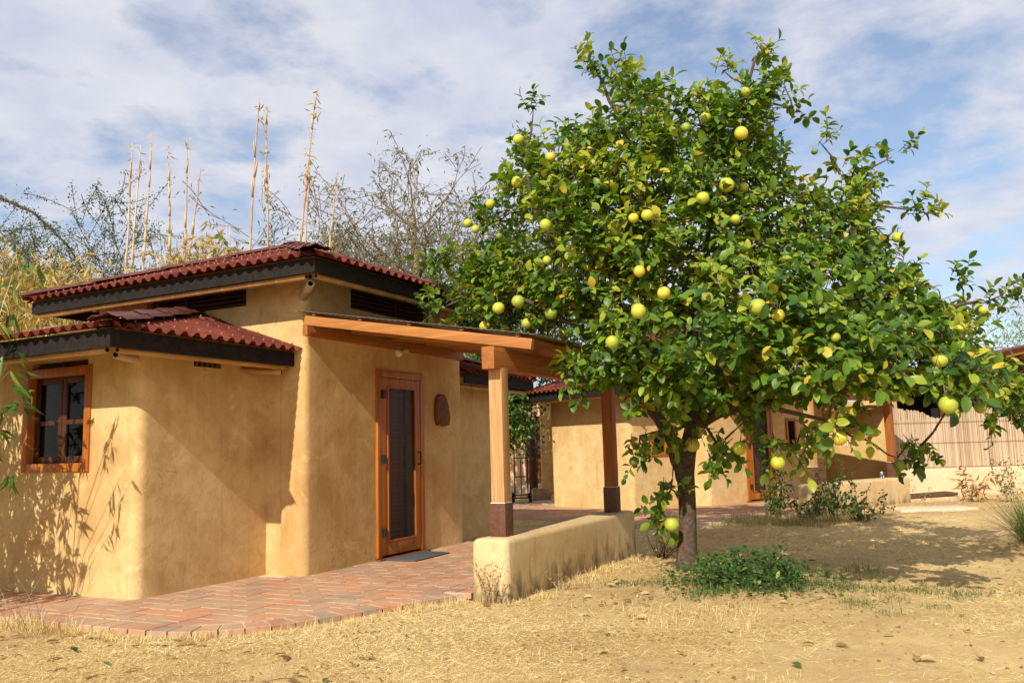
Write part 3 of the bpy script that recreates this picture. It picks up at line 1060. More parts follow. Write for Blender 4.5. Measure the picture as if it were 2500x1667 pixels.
def make_house(loc, rz, label, first=True):
    H = empty('adobe_house', loc, rz)
    tag(H, label, 'house', 'ochre adobe houses with red corrugated roofs')
    B = -0.25
    # walls
    if first:
        bay_cuts = [(-0.2, 0.34, 0.70, 1.66, 1.18, 2.14), (-0.2, 0.2, 0.74, 1.60, 2.175, 2.235)]
    else:
        bay_cuts = [(0.60, 1.02, -0.2, 0.20, 1.05, 1.48)]
    if first: bay_cuts.append((0.62, 0.98, -0.2, 0.12, 2.155, 2.235))
    main_cuts = [(2.93, 3.88, -0.8, -0.27, 0.0, 2.22), (2.43, 4.10, -0.8, -0.33, 2.93, 3.19)]
    if first: main_cuts.append((1.3, 1.85, 0.33, 1.95, 2.94, 3.17))
    block('main_wall', 1.65, 4.95, -0.53, 2.87, B, 3.24, M['plaster'], H, 0.085, cuts=main_cuts, seed=1.7 if first else 9.1)
    block('front_bay_wall', 0.0, 1.80, 0.0, 2.35, B, 2.345, M['plaster'], H, 0.10, cuts=bay_cuts, seed=4.2 if first else 6.6)
    rc = []
    block('rear_bay_wall', 4.80, 6.60, -0.17, 2.20, B, 2.345, M['plaster'], H, 0.085, cuts=rc, seed=8.3)
    screws = MB()
    # main pyramid roof
    ex0, ex1, ey0, ey1, ze = 1.10, 5.70, -1.13, 3.47, 3.265
    ap = V(3.40, 1.17, 4.075)
    c = [V(ex0, ey0, ze), V(ex1, ey0, ze), V(ex1, ey1, ze), V(ex0, ey1, ze)]
    roof = deck(H, [[c[0], c[1], ap], [c[1], c[2], ap], [c[2], c[3], ap], [c[3], c[0], ap]])
    Lm = 4.6
    sl = (V(3.40, ey0, ze) - ap).length
    tri = lambda u, L=Lm: sl * (1 - abs(u - L / 2) / (L / 2)) - 0.01
    faces4 = [(c[3], V(0, -1, 0), V(2.3, 0, 0.81)), (c[0], V(1, 0, 0), V(0, 2.3, 0.81)), (c[1], V(0, 1, 0), V(-2.3, 0, 0.81)), (c[2], V(-1, 0, 0), V(0, -2.3, 0.81))]
    for i, (o, e, s) in enumerate(faces4):
        corrugated(roof, o, e, s, Lm, tri, screws=screws if i < 1 else None)
    for k in range(4): hip_cap(roof, c[k] + V(0, 0, 0.0), ap + V(0, 0, 0.0))
    MB().tube([ap + V(0, 0, 0.03), ap + V(0, 0, 0.07), ap + V(0, 0, 0.085)], [0.20, 0.12, 0.02], 8).build('ridge_cap', M['hip_cap'], roof, True, 40)
    fz0, fz1 = 3.075, 3.222
    i_ = 0.065
    for (a, b) in ((V(ex0 + i_, ey0 + i_ - 0.012, 0), V(ex0 + i_, ey1 - i_ + 0.012, 0)), (V(ex0 + i_ + 0.014, ey0 + i_, 0), V(ex1 - i_, ey0 + i_, 0)),
                   (V(ex1 - i_, ey0 + i_, 0), V(ex1 - i_, ey1 - i_, 0)), (V(ex0 + i_, ey1 - i_, 0), V(ex1 - i_, ey1 - i_, 0))):
        zc = (fz0 + fz1) / 2
        MB().beam(a + V(0, 0, zc), b + V(0, 0, zc), 0.024, fz1 - fz0).build('fascia', M['bitumen'], H)
    pi_ = 0.125; zp = 3.055
    bamboo_pole(H, (ex0 + pi_, ey0 + 0.22, zp), (ex0 + pi_, ey1 - 0.12, zp), 0.033)
    bamboo_pole(H, (ex0 + 0.16, ey0 + pi_, zp + 0.003), (ex1 - 0.12, ey0 + pi_, zp + 0.003), 0.033)
    # bamboo spouts at the corner of the upper wall
    bamboo_pole(H, (1.86, -0.26, 2.93), (1.355, -0.85, 3.01), 0.045, 'bamboo_end', 'wall_spout', 0.3)
    bamboo_pole(H, (1.86, -0.26, 3.01), (1.40, -0.80, 3.098), 0.040, 'bamboo_end', 'wall_spout', 0.3)
    if first:
        bamboo_pole(H, (1.66, 2.82, 2.92), (1.50, 3.66, 2.93), 0.045, 'bamboo_end', 'wall_spout', 0.45)
        bamboo_pole(H, (1.80, 2.80, 2.80), (1.62, 3.70, 2.80), 0.045, 'bamboo_end', 'wall_spout', 0.45)
    # front bay roof
    z2 = 2.395
    k0, t0 = V(-0.68, -0.435, z2), V(1.655, 1.17, 2.935)
    yend = 2.85
    r2 = deck(H, [[k0, V(1.655, -0.435, z2), t0], [V(-0.68, yend, z2), k0, t0, V(1.655, yend, 2.935)]])
    s1 = V(2.335, 0, 0.54); s2 = V(0, 1.605, 0.54)
    LF = yend + 0.435
    corrugated(r2, V(-0.68, yend, z2), V(0, -1, 0), s1, LF, lambda u: s1.length * min(1.0, (LF - u) / 1.605) - 0.01, screws=screws)
    corrugated(r2, k0, V(1, 0, 0), s2, 2.325, lambda u: s2.length * (u / 2.335) - 0.005, screws=screws)
    hip_cap(r2, k0 + V(0, 0, 0.005), t0 + V(0, 0, 0.005))
    for (a, b) in ((V(-0.62, -0.39, 0), V(-0.62, yend, 0)), (V(-0.606, -0.375, 0), V(1.64, -0.375, 0))):
        MB().beam(a + V(0, 0, 2.277), b + V(0, 0, 2.277), 0.024, 0.15).build('fascia', M['bitumen'], H)
    bamboo_pole(H, (-0.56, -0.26, 2.19), (-0.56, yend, 2.19), 0.032)
    bamboo_pole(H, (-0.50, -0.315, 2.192), (1.55, -0.315, 2.192), 0.032)
    bamboo_pole(H, (0.16, 0.16, 2.18), (-0.32, -0.06, 2.185), 0.040, 'bamboo_end', 'wall_spout', 0.3)
    bamboo_pole(H, (1.22, 0.08, 2.17), (1.50, -0.33, 2.13), 0.034, 'bamboo', 'wall_spout', 0.3)
    # rear bay roof
    k0, t0 = V(7.22, -0.60, z2), V(4.945, 1.0, 2.935)
    r3 = deck(H, [[V(4.945, -0.60, z2), k0, t0], [k0, V(7.22, 2.7, z2), V(4.945, 2.7, 2.935), t0]])
    s3 = V(0, 1.6, 0.54); s4 = V(-2.275, 0, 0.54)
    corrugated(r3, V(4.945, -0.60, z2), V(1, 0, 0), s3, 2.275, lambda u: s3.length * (1 - u / 2.275) - 0.005)
    corrugated(r3, k0, V(0, 1, 0), s4, 3.3, lambda u: s4.length * min(1, u / 1.6) - 0.01)
    hip_cap(r3, k0, t0)
    for (a, b) in ((V(4.96, -0.56, 0), V(7.18, -0.56, 0)), (V(7.18, -0.574, 0), V(7.18, 2.7, 0))):
        MB().beam(a + V(0, 0, 2.277), b + V(0, 0, 2.277), 0.024, 0.15).build('fascia', M['bitumen'], H)
    bamboo_pole(H, (4.97, -0.46, 2.165), (7.1, -0.46, 2.165), 0.032)
    screws.build('screw_caps', M['screw'], roof, kind='stuff')
    # openings
    make_door(H, 2.90, 3.91, -0.53, 0.045, 2.25, detail=True)
    MB().box(2.86, 3.95, -0.62, -0.30, -0.02, 0.018).build('threshold', M['dark_wood'], H)
    make_vent(H, 'y', -0.53, 2.43, 4.10, 2.93, 3.19, 0.19, 0.58)
    if first:
        make_window_x(H, 0.0, 0.67, 1.69, 1.15, 2.17)
        make_vent(H, 'x', 1.65, 0.33, 1.95, 2.94, 3.17, 0.19, 0.62)
        make_vent(H, 'x', 0.0, 0.74, 1.60, 2.175, 2.235, 0.19)
        sv = MB().box(0.62, 0.98, 0.09, 0.10, 2.155, 2.235).build('vent', M['dark_void'], H)
        for k in range(5):
            MB().box(0.64 + k * 0.068, 0.675 + k * 0.068, -0.004, 0.08, 2.16, 2.23).build('vent_brick', M['vent_wood'], sv)
    else:
        w = framed(MB(), 0.57, 1.05, 1.02, 1.51, 0.07, -0.03, 0.05).build('window', M['door_wood'], H, bevel=0.004)
        MB().box(0.64, 0.98, 0.015, 0.02, 1.09, 1.44).build('pane', M['glass'], w)
        MB().box(0.61, 1.01, 0.17, 0.18, 1.05, 1.48).build('shade_sheet', M['dark_void'], w)
        w = framed(MB(), 4.42, 4.80, 1.05, 1.75, 0.06, -0.57, -0.50).build('window', M['door_wood'], H, bevel=0.004)
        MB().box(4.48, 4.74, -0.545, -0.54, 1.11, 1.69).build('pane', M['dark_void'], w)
        block('end_wall', 7.00, 7.40, -1.62, 0.4, -0.25, 2.15, M['plaster'], H, 0.05, cuts=[(6.8, 7.15, -0.72, -0.34, 1.10, 1.24)], seed=5.5)
        v = MB().box(7.13, 7.14, -0.72, -0.34, 1.10, 1.24).build('vent', M['dark_void'], H)
        for k in range(6):
            MB().box(7.005, 7.10, -0.70 + k * 0.06, -0.67 + k * 0.06, 1.105, 1.235).build('vent_bar', M['white_paint'], v)
        block('bench_ledge', 6.66, 7.08, -1.30, -0.45, 0.02, 0.20, M['plaster'], H, 0.06, 0.05, seed=3.3)
        er = MB().box(6.25, 7.02, -1.62, -0.62, 1.985, 2.01).build('end_eave', M['soffit'], H)
        for k in range(3):
            MB().box(6.15, 7.02, -1.56 + k * 0.42, -1.49 + k * 0.42, 1.90, 1.983).build('rafter_tail', M['soffit'], er)
    return H


HOUSE1 = (5.40, 6.63, 0.0)
HOUSE2 = (15.80, 5.545, 0.03)
RZ2 = math.radians(-24)
house1 = make_house(HOUSE1, 0.0, 'nearest ochre adobe house with bay window on its left and plaque beside the door', True)
house2 = make_house(HOUSE2, RZ2, 'farther ochre adobe house behind the fruit tree, turned towards the reed fence', False)


# ------------------------------------------------------------------ porches and low walls
def make_porch(loc, rz, label):
    P = empty('porch', loc, rz)
    tag(P, label, 'porch', 'timber porches over the house doors')
    px = (1.46, 4.30); py0, py1 = -3.01, -2.86
    for i, x in enumerate(px):
        mb = MB()
        pts = []
        # slightly waney square post
        n = 10
        for k in range(n + 1):
            z = 0.76 + (2.0 - 0.76) * k / n
            j = 0.002 * math.sin(k * 2.3 + i)
            g = 0.0
            pts.append([(x + 0.008 + j - g, py0 + 0.008, z), (x + 0.142 + j, py0 + 0.008 + j, z), (x + 0.142 + j, py1 - 0.008, z), (x + 0.008 + j, py1 - 0.008 + j, z)])
        for k in range(n):
            A, Bq = pts[k], pts[k + 1]
            mb.add(A + Bq, [(0, 1, 5, 4), (1, 2, 6, 5), (2, 3, 7, 6), (3, 0, 4, 7)])
        mb.add(pts[0], [(3, 2, 1, 0)]); mb.add(pts[-1], [(0, 1, 2, 3)])
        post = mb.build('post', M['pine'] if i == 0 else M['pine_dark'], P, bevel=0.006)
        sh = MB()
        a0, a1, b0, b1 = x - 0.004, x + 0.154, py0 - 0.004, py1 + 0.004
        sh.box(a0, a1, b0, b1, 0.45, 0.772)
        sh.build('steel_shoe', M['steel_rust'], post, bevel=0.003)
        MB().box(a0 + 0.006, a1 - 0.006, b0 + 0.006, b1 - 0.006, 0.770, 0.778).build('shoe_rim', M['white_paint'], post)
    MB().box(1.34, 4.78, py0 + 0.01, py1 - 0.01, 1.985, 2.19).build('header_beam', M['pine_x'], P, bevel=0.006)
    MB().box(1.60, 4.90, -0.60, -0.532, 2.52, 2.64).build('ledger', M['pine_x'], P, bevel=0.005)
    slope = 0.176
    zr = lambda y: 2.147 + 0.055 + (y + 3.29) * slope
    for x in (1.56, 2.36, 3.16, 3.94, 4.70):
        MB().beam((x, -0.62, zr(-0.62)), (x, -3.29, zr(-3.29)), 0.065, 0.098).build('rafter', M['pine_y'], P, bevel=0.004)
    for y in (-0.75, -1.35, -1.95, -2.55, -3.15):
        MB().box(1.53, 4.86, y - 0.02, y + 0.02, zr(y) + 0.058, zr(y) + 0.082).build('batten', M['soffit'], P)
    y0, y1 = -3.36, -0.50
    s = V(0, y1 - y0, (y1 - y0) * slope)
    L = s.length
    nsh = 4
    for k in range(nsh):
        x0 = 1.50 + k * 0.85; x1 = x0 + 0.88
        mb = MB(); n = 150
        vs = []
        for i in range(n + 1):
            t = i / n
            p = V(0, y0 + (y1 - y0) * t, zr(y0) + 0.094 + (y1 - y0) * t * slope)
            w = 0.004 * math.sin(2 * math.pi * t * L / 0.076) + (0.003 if k % 2 else 0)
            for x, d in ((x0, 0), (x1, 0), (x1, -0.004), (x0, -0.004)):
                vs.append((x, p.y, p.z + w + d))
        fs = []
        for i in range(n):
            a = i * 4; b = a + 4
            fs += [(a, a + 1, b + 1, b), (a + 3, b + 3, b + 2, a + 2), (a, b, b + 3, a + 3), (a + 1, a + 2, b + 2, b + 1)]
        fs += [(0, 3, 2, 1), (n * 4, n * 4 + 1, n * 4 + 2, n * 4 + 3)]
        mb.add(vs, fs)
        mb.build('porch_roof_sheet', M['grey_sheet'], P, True, 60)
    return P


def make_low_wall(loc, rz, label):
    o = block('low_wall', 1.25, 4.66, -3.13, -2.76, -0.3, 0.475, M['plaster_low'], None, 0.055, 0.045, 0.012, 0.012, seed=2.2)
    o.location = loc; o.rotation_euler = (0, 0, rz)
    tag(o, label, 'wall', 'low plastered porch walls')


make_porch(HOUSE1, 0, 'pine timber porch with grey sheet roof over the nearest door')
make_porch(HOUSE2, RZ2, 'timber porch of the farther house, half hidden behind the fruit tree')
make_low_wall(HOUSE1, 0, 'low plastered wall with mildew stains carrying the nearest porch posts')
make_low_wall(HOUSE2, RZ2, 'low plastered wall behind the green shrubs, beside the reed fence')


# ------------------------------------------------------------------ brick terraces
def clip_convex(poly, clip):
    out = list(poly)
    n = len(clip)
    for i in range(n):
        a, b = clip[i], clip[(i + 1) % n]
        inp, out = out, []
        if not inp: return []
        side = lambda p: (b[0] - a[0]) * (p[1] - a[1]) - (b[1] - a[1]) * (p[0] - a[0])
        for k in range(len(inp)):
            p, q = inp[k - 1], inp[k]
            sp, sq = side(p), side(q)
            if sq >= 0:
                if sp < 0:
                    t = sp / (sp - sq); out.append((p[0] + (q[0] - p[0]) * t, p[1] + (q[1] - p[1]) * t))
                out.append(q)
            elif sp >= 0:
                t = sp / (sp - sq); out.append((p[0] + (q[0] - p[0]) * t, p[1] + (q[1] - p[1]) * t))
    return out


def area(p):
    return 0.5 * abs(sum(p[i - 1][0] * p[i][1] - p[i][0] * p[i - 1][1] for i in range(len(p))))


def brick_mb(mb, poly, z, gap=0.005, h=0.05, tint=0.0):
    cx = sum(p[0] for p in poly) / len(poly); cy = sum(p[1] for p in poly) / len(poly)

    def ins(d):
        r = []
        for x, y in poly:
            L = math.hypot(x - cx, y - cy) or 1
            f = max(0.1, (L - d * 1.35) / L)
            r.append((cx + (x - cx) * f, cy + (y - cy) * f))
        return r
    a, b = ins(gap), ins(gap + 0.004)
    n = len(poly)
    vs = [(x, y, z - h) for x, y in a] + [(x, y, z - 0.004) for x, y in a] + [(x, y, z) for x, y in b]
    fs = [tuple(range(2 * n, 3 * n))]
    for i in range(n):
        j = (i + 1) % n
        fs += [(i, j, n + j, n + i), (n + i, n + j, 2 * n + j, 2 * n + i)]
    mb.add(vs, fs, tint)


def build_terrace():
    inner_clip = [(4.74, 9.6), (4.74, 5.26), (4.92, 4.98), (5.18, 4.79), (6.68, 4.18), (6.68, 3.86), (10.5, 3.86), (10.5, 9.6)]
    # outer outline (counter-clockwise) of the slab
    edge = [(4.47, 9.6), (4.47, 7.0), (4.47, 6.0), (4.49, 5.30), (4.58, 5.02), (4.74, 4.79), (4.98, 4.60), (5.4, 4.41), (6.0, 4.17), (6.60, 3.94), (6.72, 3.88)]
    slab_top = -0.007
    mb = MB()
    out = [(x + 0.05, y + 0.05) for x, y in edge] + [(10.6, 3.85), (10.6, 9.6)]
    mb.hexa([(x, y, -0.2) for x, y in out], [(x, y, slab_top) for x, y in out])
    ter = mb.build('terrace', M['mortar'])
    tag(ter, 'terracotta brick terrace around the nearest house', 'terrace', kind='structure')
    clipA = [(4.72, 9.6), (4.72, 5.26), (4.90, 4.98), (5.16, 4.80), (6.66, 4.17), (6.9, 4.17), (6.9, 9.6)]
    items = []
    Lb, Wb = 0.36, 0.18

    def blocked(p):
        x = sum(q[0] for q in p) / len(p); y = sum(q[1] for q in p) / len(p)
        return (x > 5.55 and y > 6.78) or (x > 7.2 and y > 6.25) or (x > 10.45) or y > 9.0
    # herringbone in front of the house
    k = Wb
    for a in range(-40, 70):
        for b in range(-30, 40):
            x = 4.1 + a * k + b * 2 * k
            y = 3.5 + a * k - b * 2 * k + 1.2
            for (w, h, dx, dy) in ((2 * k, k, 0, 0), (k, 2 * k, 0, k)):
                x0, y0 = x + dx, y + dy
                if x0 > 7.2 or x0 < 4.2 or y0 > 9.2 or y0 < 3.6: continue
                poly = [(x0, y0), (x0 + w, y0), (x0 + w, y0 + h), (x0, y0 + h)]
                p = clip_convex(poly, clipA)
                if len(p) > 2 and area(p) > 0.003 and not blocked(p): items.append(p)
    # running bond under the porch
    clipB = [(6.9, 3.86), (10.45, 3.86), (10.45, 6.3), (6.9, 6.3)]
    row = 0
    y = 3.7
    while y < 6.4:
        x = 6.6 - (Lb / 2 if row % 2 else 0)
        while x < 10.6:
            for cl_ in (clipB, [(6.70, 3.89), (6.9, 3.89), (6.9, 4.16), (6.70, 4.16)]):
                p = clip_convex([(x, y), (x + Lb, y), (x + Lb, y + Wb), (x, y + Wb)], cl_)
                if len(p) > 2 and area(p) > 0.003 and not blocked(p): items.append(p)
            x += Lb
        y += Wb; row += 1
    # soldier course along the rounded edge
    sold = []
    pts = []
    for i in range(len(edge) - 1):
        a, b = edge[i], edge[i + 1]
        d = math.hypot(b[0] - a[0], b[1] - a[1]); n = max(1, int(d / 0.01))
        for t in range(n): pts.append((a[0] + (b[0] - a[0]) * t / n, a[1] + (b[1] - a[1]) * t / n))
    acc = 0; marks = [0]
    for i in range(1, len(pts)):
        acc += math.hypot(pts[i][0] - pts[i - 1][0], pts[i][1] - pts[i - 1][1])
        if acc >= 0.19: marks.append(i); acc = 0

    def inward(i):
        a = pts[max(0, i - 14)]; b = pts[min(len(pts) - 1, i + 14)]
        dx, dy = b[0] - a[0], b[1] - a[1]; L = math.hypot(dx, dy)
        return (-dy / L, dx / L)
    for m in range(len(marks) - 1):
        i, j = marks[m], marks[m + 1]
        n0, n1 = inward(i), inward(j)
        w = 0.245
        p = [pts[i], pts[j], (pts[j][0] + n1[0] * w, pts[j][1] + n1[1] * w), (pts[i][0] + n0[0] * w, pts[i][1] + n0[1] * w)]
        if p[0][1] < 9.0: sold.append(p)
    allb = [(p, True) for p in sold] + [(p, False) for p in items]
    allb.sort(key=lambda q: math.hypot(sum(c[0] for c in q[0]) / len(q[0]), sum(c[1] for c in q[0]) / len(q[0])) - area(q[0]) * 20)
    rest = MB()
    for idx, (p, sld) in enumerate(allb):
        z = random.uniform(-0.0015, 0.0025)
        if area(p) and idx < 300:
            mb = MB(); brick_mb(mb, p, z, 0.008 if not sld else 0.009, 0.19 if sld else 0.05)
            mb.build('brick', M['brick'], ter, tints=True)
        else:
            brick_mb(rest, p, z, 0.006, 0.19 if sld else 0.05, random.random())
    if rest.v: rest.build('brick_field', M['brick'], ter, tints=True, kind='stuff')


build_terrace()


def build_far_terrace():
    T = empty('terrace', HOUSE2, RZ2)
    me = MB().box(-2.2, 5.2, -2.85, 4.2, -0.3, -0.006)
    o = me.build('terrace', M['mortar'])
    bpy.data.objects.remove(T, do_unlink=True)
    o.location = HOUSE2; o.rotation_euler = (0, 0, RZ2)
    tag(o, 'brick terrace around the farther house', 'terrace', kind='structure')
    bb = MB()
    L, W = 0.272, 0.136
    for r in range(52):
        y = -2.85 + r * W
        x = -2.2 - (L / 2 if r % 2 else 0)
        while x < 5.2:
            if not (x > 0.1 and y > 0.1) and not (x > 1.75 and y > -0.45):
                x0 = max(x, -2.2)
                brick_mb(bb, [(x0, y), (x + L, y), (x + L, y + W), (x0, y + W)], random.uniform(-0.001, 0.002), 0.005, 0.03, random.random())
            x += L
    bb.build('brick_field', M['brick'], o, tints=True, kind='stuff')


build_far_terrace()

# ------------------------------------------------------------------ things at the nearest door
def build_small_things():
    # doormat
    m = MB()
    pts = [(8.36, 6.03), (8.37, 5.60), (9.17, 5.62), (9.22, 6.04)]
    m.hexa([(x, y, 0.004) for x, y in pts], [(x, y, 0.016) for x, y in pts])
    tag(m.build('doormat', M['mat'], bevel=0.004), 'grey worn doormat lying on the bricks before the nearest door', 'doormat')
    # bulb lamp
    L = empty('wall_lamp', (8.78, 6.088, 2.50))
    tag(L, 'bare bulb on white porcelain holder above the nearest door', 'lamp')
    MB().tube([(0, 0.02, 0), (0, -0.012, 0), (0, -0.03, 0), (0, -0.045, 0)], [0.062, 0.062, 0.05, 0.030], 20).build('holder', M['porcelain'], L, True, 40)
    mb = MB(); r = []
    prof = [(-0.045, 0.016), (-0.065, 0.018), (-0.085, 0.027), (-0.105, 0.033), (-0.125, 0.030), (-0.142, 0.018), (-0.148, 0.004)]
    mb.tube([(0, y, 0) for y, _ in prof], [q for _, q in prof], 16)
    t = NT('bulb_glass'); t.b.inputs['Transmission Weight'].default_value = 0.5
    mb.build('bulb', t.fin((0.85, 0.60, 0.30), 0.15, 0.5), L, True)
    MB().tube([(0, 0.004, 0.06), (0.003, 0.002, 0.14), (0, 0.004, 0.30)], 0.006, 6).build('cable', M['black_metal'], L, True)
    # plaque
    P = empty('wall_plaque', (9.77, 6.09, 1.80))
    tag(P, 'small brown rounded plaque hanging on the wall right of the nearest door', 'plaque')
    ol = [(-0.13, -0.20), (0.06, -0.21), (0.15, -0.19), (0.165, -0.10), (0.13, 0.05), (0.09, 0.16), (0.03, 0.21), (-0.06, 0.215), (-0.13, 0.17), (-0.16, 0.05), (-0.165, -0.12)]
    ol = [(x * 1.02, z) for x, z in ol]
    mb = MB()
    n = len(ol)
    vs = [(x, 0.01, z) for x, z in ol] + [(x, -0.035, z) for x, z in ol] + [(x * 0.92, -0.045, z * 0.93) for x, z in ol]
    fs = [tuple(range(2 * n, 3 * n))]
    for i in range(n):
        j = (i + 1) % n
        fs += [(i, j, n + j, n + i), (n + i, n + j, 2 * n + j, 2 * n + i)]
    mb.add(vs, fs)
    b = mb.build('board', M['plaque'], P)
    mk = MB()
    for a, c in (((-0.05, 0.11), (0.0, 0.15)), ((-0.05, 0.11), (-0.07, 0.03)), ((0.07, 0.05), (0.0, 0.15)), ((-0.06, -0.04), (0.07, -0.045)), ((-0.075, -0.03), (-0.045, -0.05))):
        mk.beam((a[0], -0.0462, a[1]), (c[0], -0.0462, c[1]), 0.008, 0.002, (0, 1, 0))
    for x in (-0.055, -0.02, 0.015, 0.05):
        mk.beam((x, -0.0462, -0.08), (x, -0.0462, -0.15), 0.009, 0.002, (0, 1, 0))
    mk.beam((-0.055, -0.0462, -0.15), (-0.02, -0.0462, -0.15), 0.009, 0.002, (0, 1, 0))
    mk.beam((0.015, -0.0462, -0.08), (0.05, -0.0462, -0.08), 0.009, 0.002, (0, 1, 0))
    mk.build('lettering', M['plaque_mark'], P)
    tq = MB()
    tq.add([(0.02 + 0.028 * math.cos(a), -0.0464, 0.05 + 0.05 * math.sin(a)) for a in [k * math.pi / 6 for k in range(12)]], [tuple(range(12))])
    tq.build('painted_motif', M['plaque_teal'], P)
    # little can on the far low wall
    c = empty('can', (0, 0, 0))
    e1 = Vector((math.cos(RZ2), math.sin(RZ2), 0)); e2 = Vector((-math.sin(RZ2), math.cos(RZ2), 0))
    p = Vector(HOUSE2) + e1 * 3.95 - e2 * 2.93
    c.location = (p.x, p.y, 0.03 + 0.478)
    tag(c, 'small blue and white can standing on the far low wall', 'can')
    t = NT('blue_can_print')
    nn = t.noise(t.coord('Object', (18, 18, 9)), 1.0, 1, 0.5)
    MB().tube([(0, 0, 0), (0, 0, 0.006), (0, 0, 0.105), (0, 0, 0.118), (0, 0, 0.12)], [0.028, 0.034, 0.034, 0.028, 0.027], 18).build(
        'can_body', t.fin(t.ramp(nn, (0.44, (0.05, 0.075, 0.13)), (0.5, (0.70, 0.68, 0.64))), 0.4, 0.5), c, True, 40)
    MB().tube([(0, 0, 0.1195), (0, 0, 0.1225)], 0.025, 16).build('lid', M['grey_rim'], c)


build_small_things()

# ------------------------------------------------------------------ the fruit tree
CROWN_OUTLINE = [(-2.54,3.11), (-2.33,3.42), (-2.29,3.82), (-2.06,4.16), (-1.89,4.63), (-1.76,5.08), (-1.45,5.28), (-1.33,5.01), (-0.94,4.89), (-0.71,5.17),
    (-0.91,5.63), (-0.83,5.98), (-0.69,5.76), (-0.09,5.53), (-0.01,5.27), (0.22,5.12), (0.47,5.41), (0.62,5.64), (0.8,5.5), (1.09,5.79), (1.24,5.57),
    (1.26,5.27), (1.45,5.0), (1.37,4.58), (1.34,4.1), (1.51,3.97), (1.91,4.09), (2.22,4.04), (2.19,3.83), (2.21,3.67), (2.24,3.42), (2.36,3.09),
    (2.81,2.92), (2.59,2.67), (2.91,2.58), (3.27,2.66), (3.1,2.29), (2.75,2.17), (3.28,1.85), (3.22,1.49), (2.85,1.43), (2.49,1.49), (2.09,1.48),
    (1.66,1.36), (1.25,1.38), (0.94,1.32), (0.6,1.4), (0.16,1.41), (-0.28,1.49), (-0.54,1.76), (-0.72,1.97), (-1.04,2.13), (-0.99,2.31), (-1.22,2.49),
    (-1.7,2.54), (-2.19,2.57), (-2.44,2.78)]
FRUITS = [(7.65,1.42,4.46,0.048), (7.6,1.79,4.27,0.053), (7.52,1.96,4.18,0.049), (7.51,1.46,4.02,0.059), (7.39,3.64,4.35,0.053), (7.12,3.17,4.0,0.05),
    (7.19,3.57,3.84,0.055), (7.35,3.42,3.92,0.034), (7.43,4.0,3.75,0.054), (7.76,4.46,3.69,0.047), (7.59,4.27,3.56,0.046), (6.82,3.11,3.26,0.055),
    (7.18,3.11,3.35,0.041), (7.26,2.76,3.47,0.045), (6.83,2.28,3.2,0.049), (6.84,2.16,3.21,0.052), (7.1,1.74,3.36,0.056), (7.33,1.58,3.51,0.065),
    (7.51,1.47,3.52,0.047), (7.29,1.51,3.18,0.045), (7.18,3.27,3.02,0.045), (7.34,3.86,3.37,0.035), (6.98,3.49,2.62,0.061), (7.04,3.73,2.59,0.058),
    (7.5,3.66,2.49,0.052), (7.23,3.27,2.52,0.062), (7.52,4.15,2.51,0.058), (8.34,3.62,2.46,0.061), (6.58,2.43,2.11,0.061), (6.55,2.18,2.34,0.06),
    (6.74,2.22,2.71,0.051), (6.51,1.95,2.46,0.056), (6.56,1.23,2.28,0.063), (6.75,1.12,2.23,0.054), (7.72,1.4,3.06,0.039), (9.1,1.03,4.26,0.037),
    (9.29,0.32,3.28,0.057), (8.28,0.66,3.17,0.036), (7.68,0.78,2.57,0.041), (7.65,0.65,2.4,0.041), (8.11,0.48,2.63,0.039), (7.8,0.35,2.24,0.052),
    (8.22,0.23,2.37,0.039), (7.48,0.03,1.86,0.058), (8.25,-0.14,2.03,0.056), (6.65,-0.0,1.48,0.067), (8.6,-0.25,1.51,0.054), (8.49,0.31,1.59,0.039),
    (6.95,0.76,1.27,0.063), (7.3,0.65,1.29,0.045), (7.52,1.33,1.08,0.059), (7.63,1.67,1.21,0.062), (8.43,2.31,1.25,0.074), (8.45,2.24,1.39,0.057),
    (8.53,2.15,1.31,0.039), (8.35,2.78,1.33,0.044), (8.32,2.89,1.1,0.053), (8.46,2.57,0.46,0.075), (7.35,1.67,1.87,0.038), (7.37,1.42,1.88,0.037),
    (6.73,0.71,2.02,0.039), (7.7,1.16,1.72,0.034), (7.63,2.97,4.19,0.039), (7.79,2.39,4.53,0.043), (8.55,1.1,3.74,0.039), (8.82,-0.35,2.4,0.036),
    (8.31,-0.15,2.2,0.046), (9.83,0.51,0.98,0.064), (7.89,4.11,2.52,0.051), (7.25,2.89,2.92,0.041), (7.8,1.72,1.62,0.036), (7.42,1.41,2.74,0.034)]
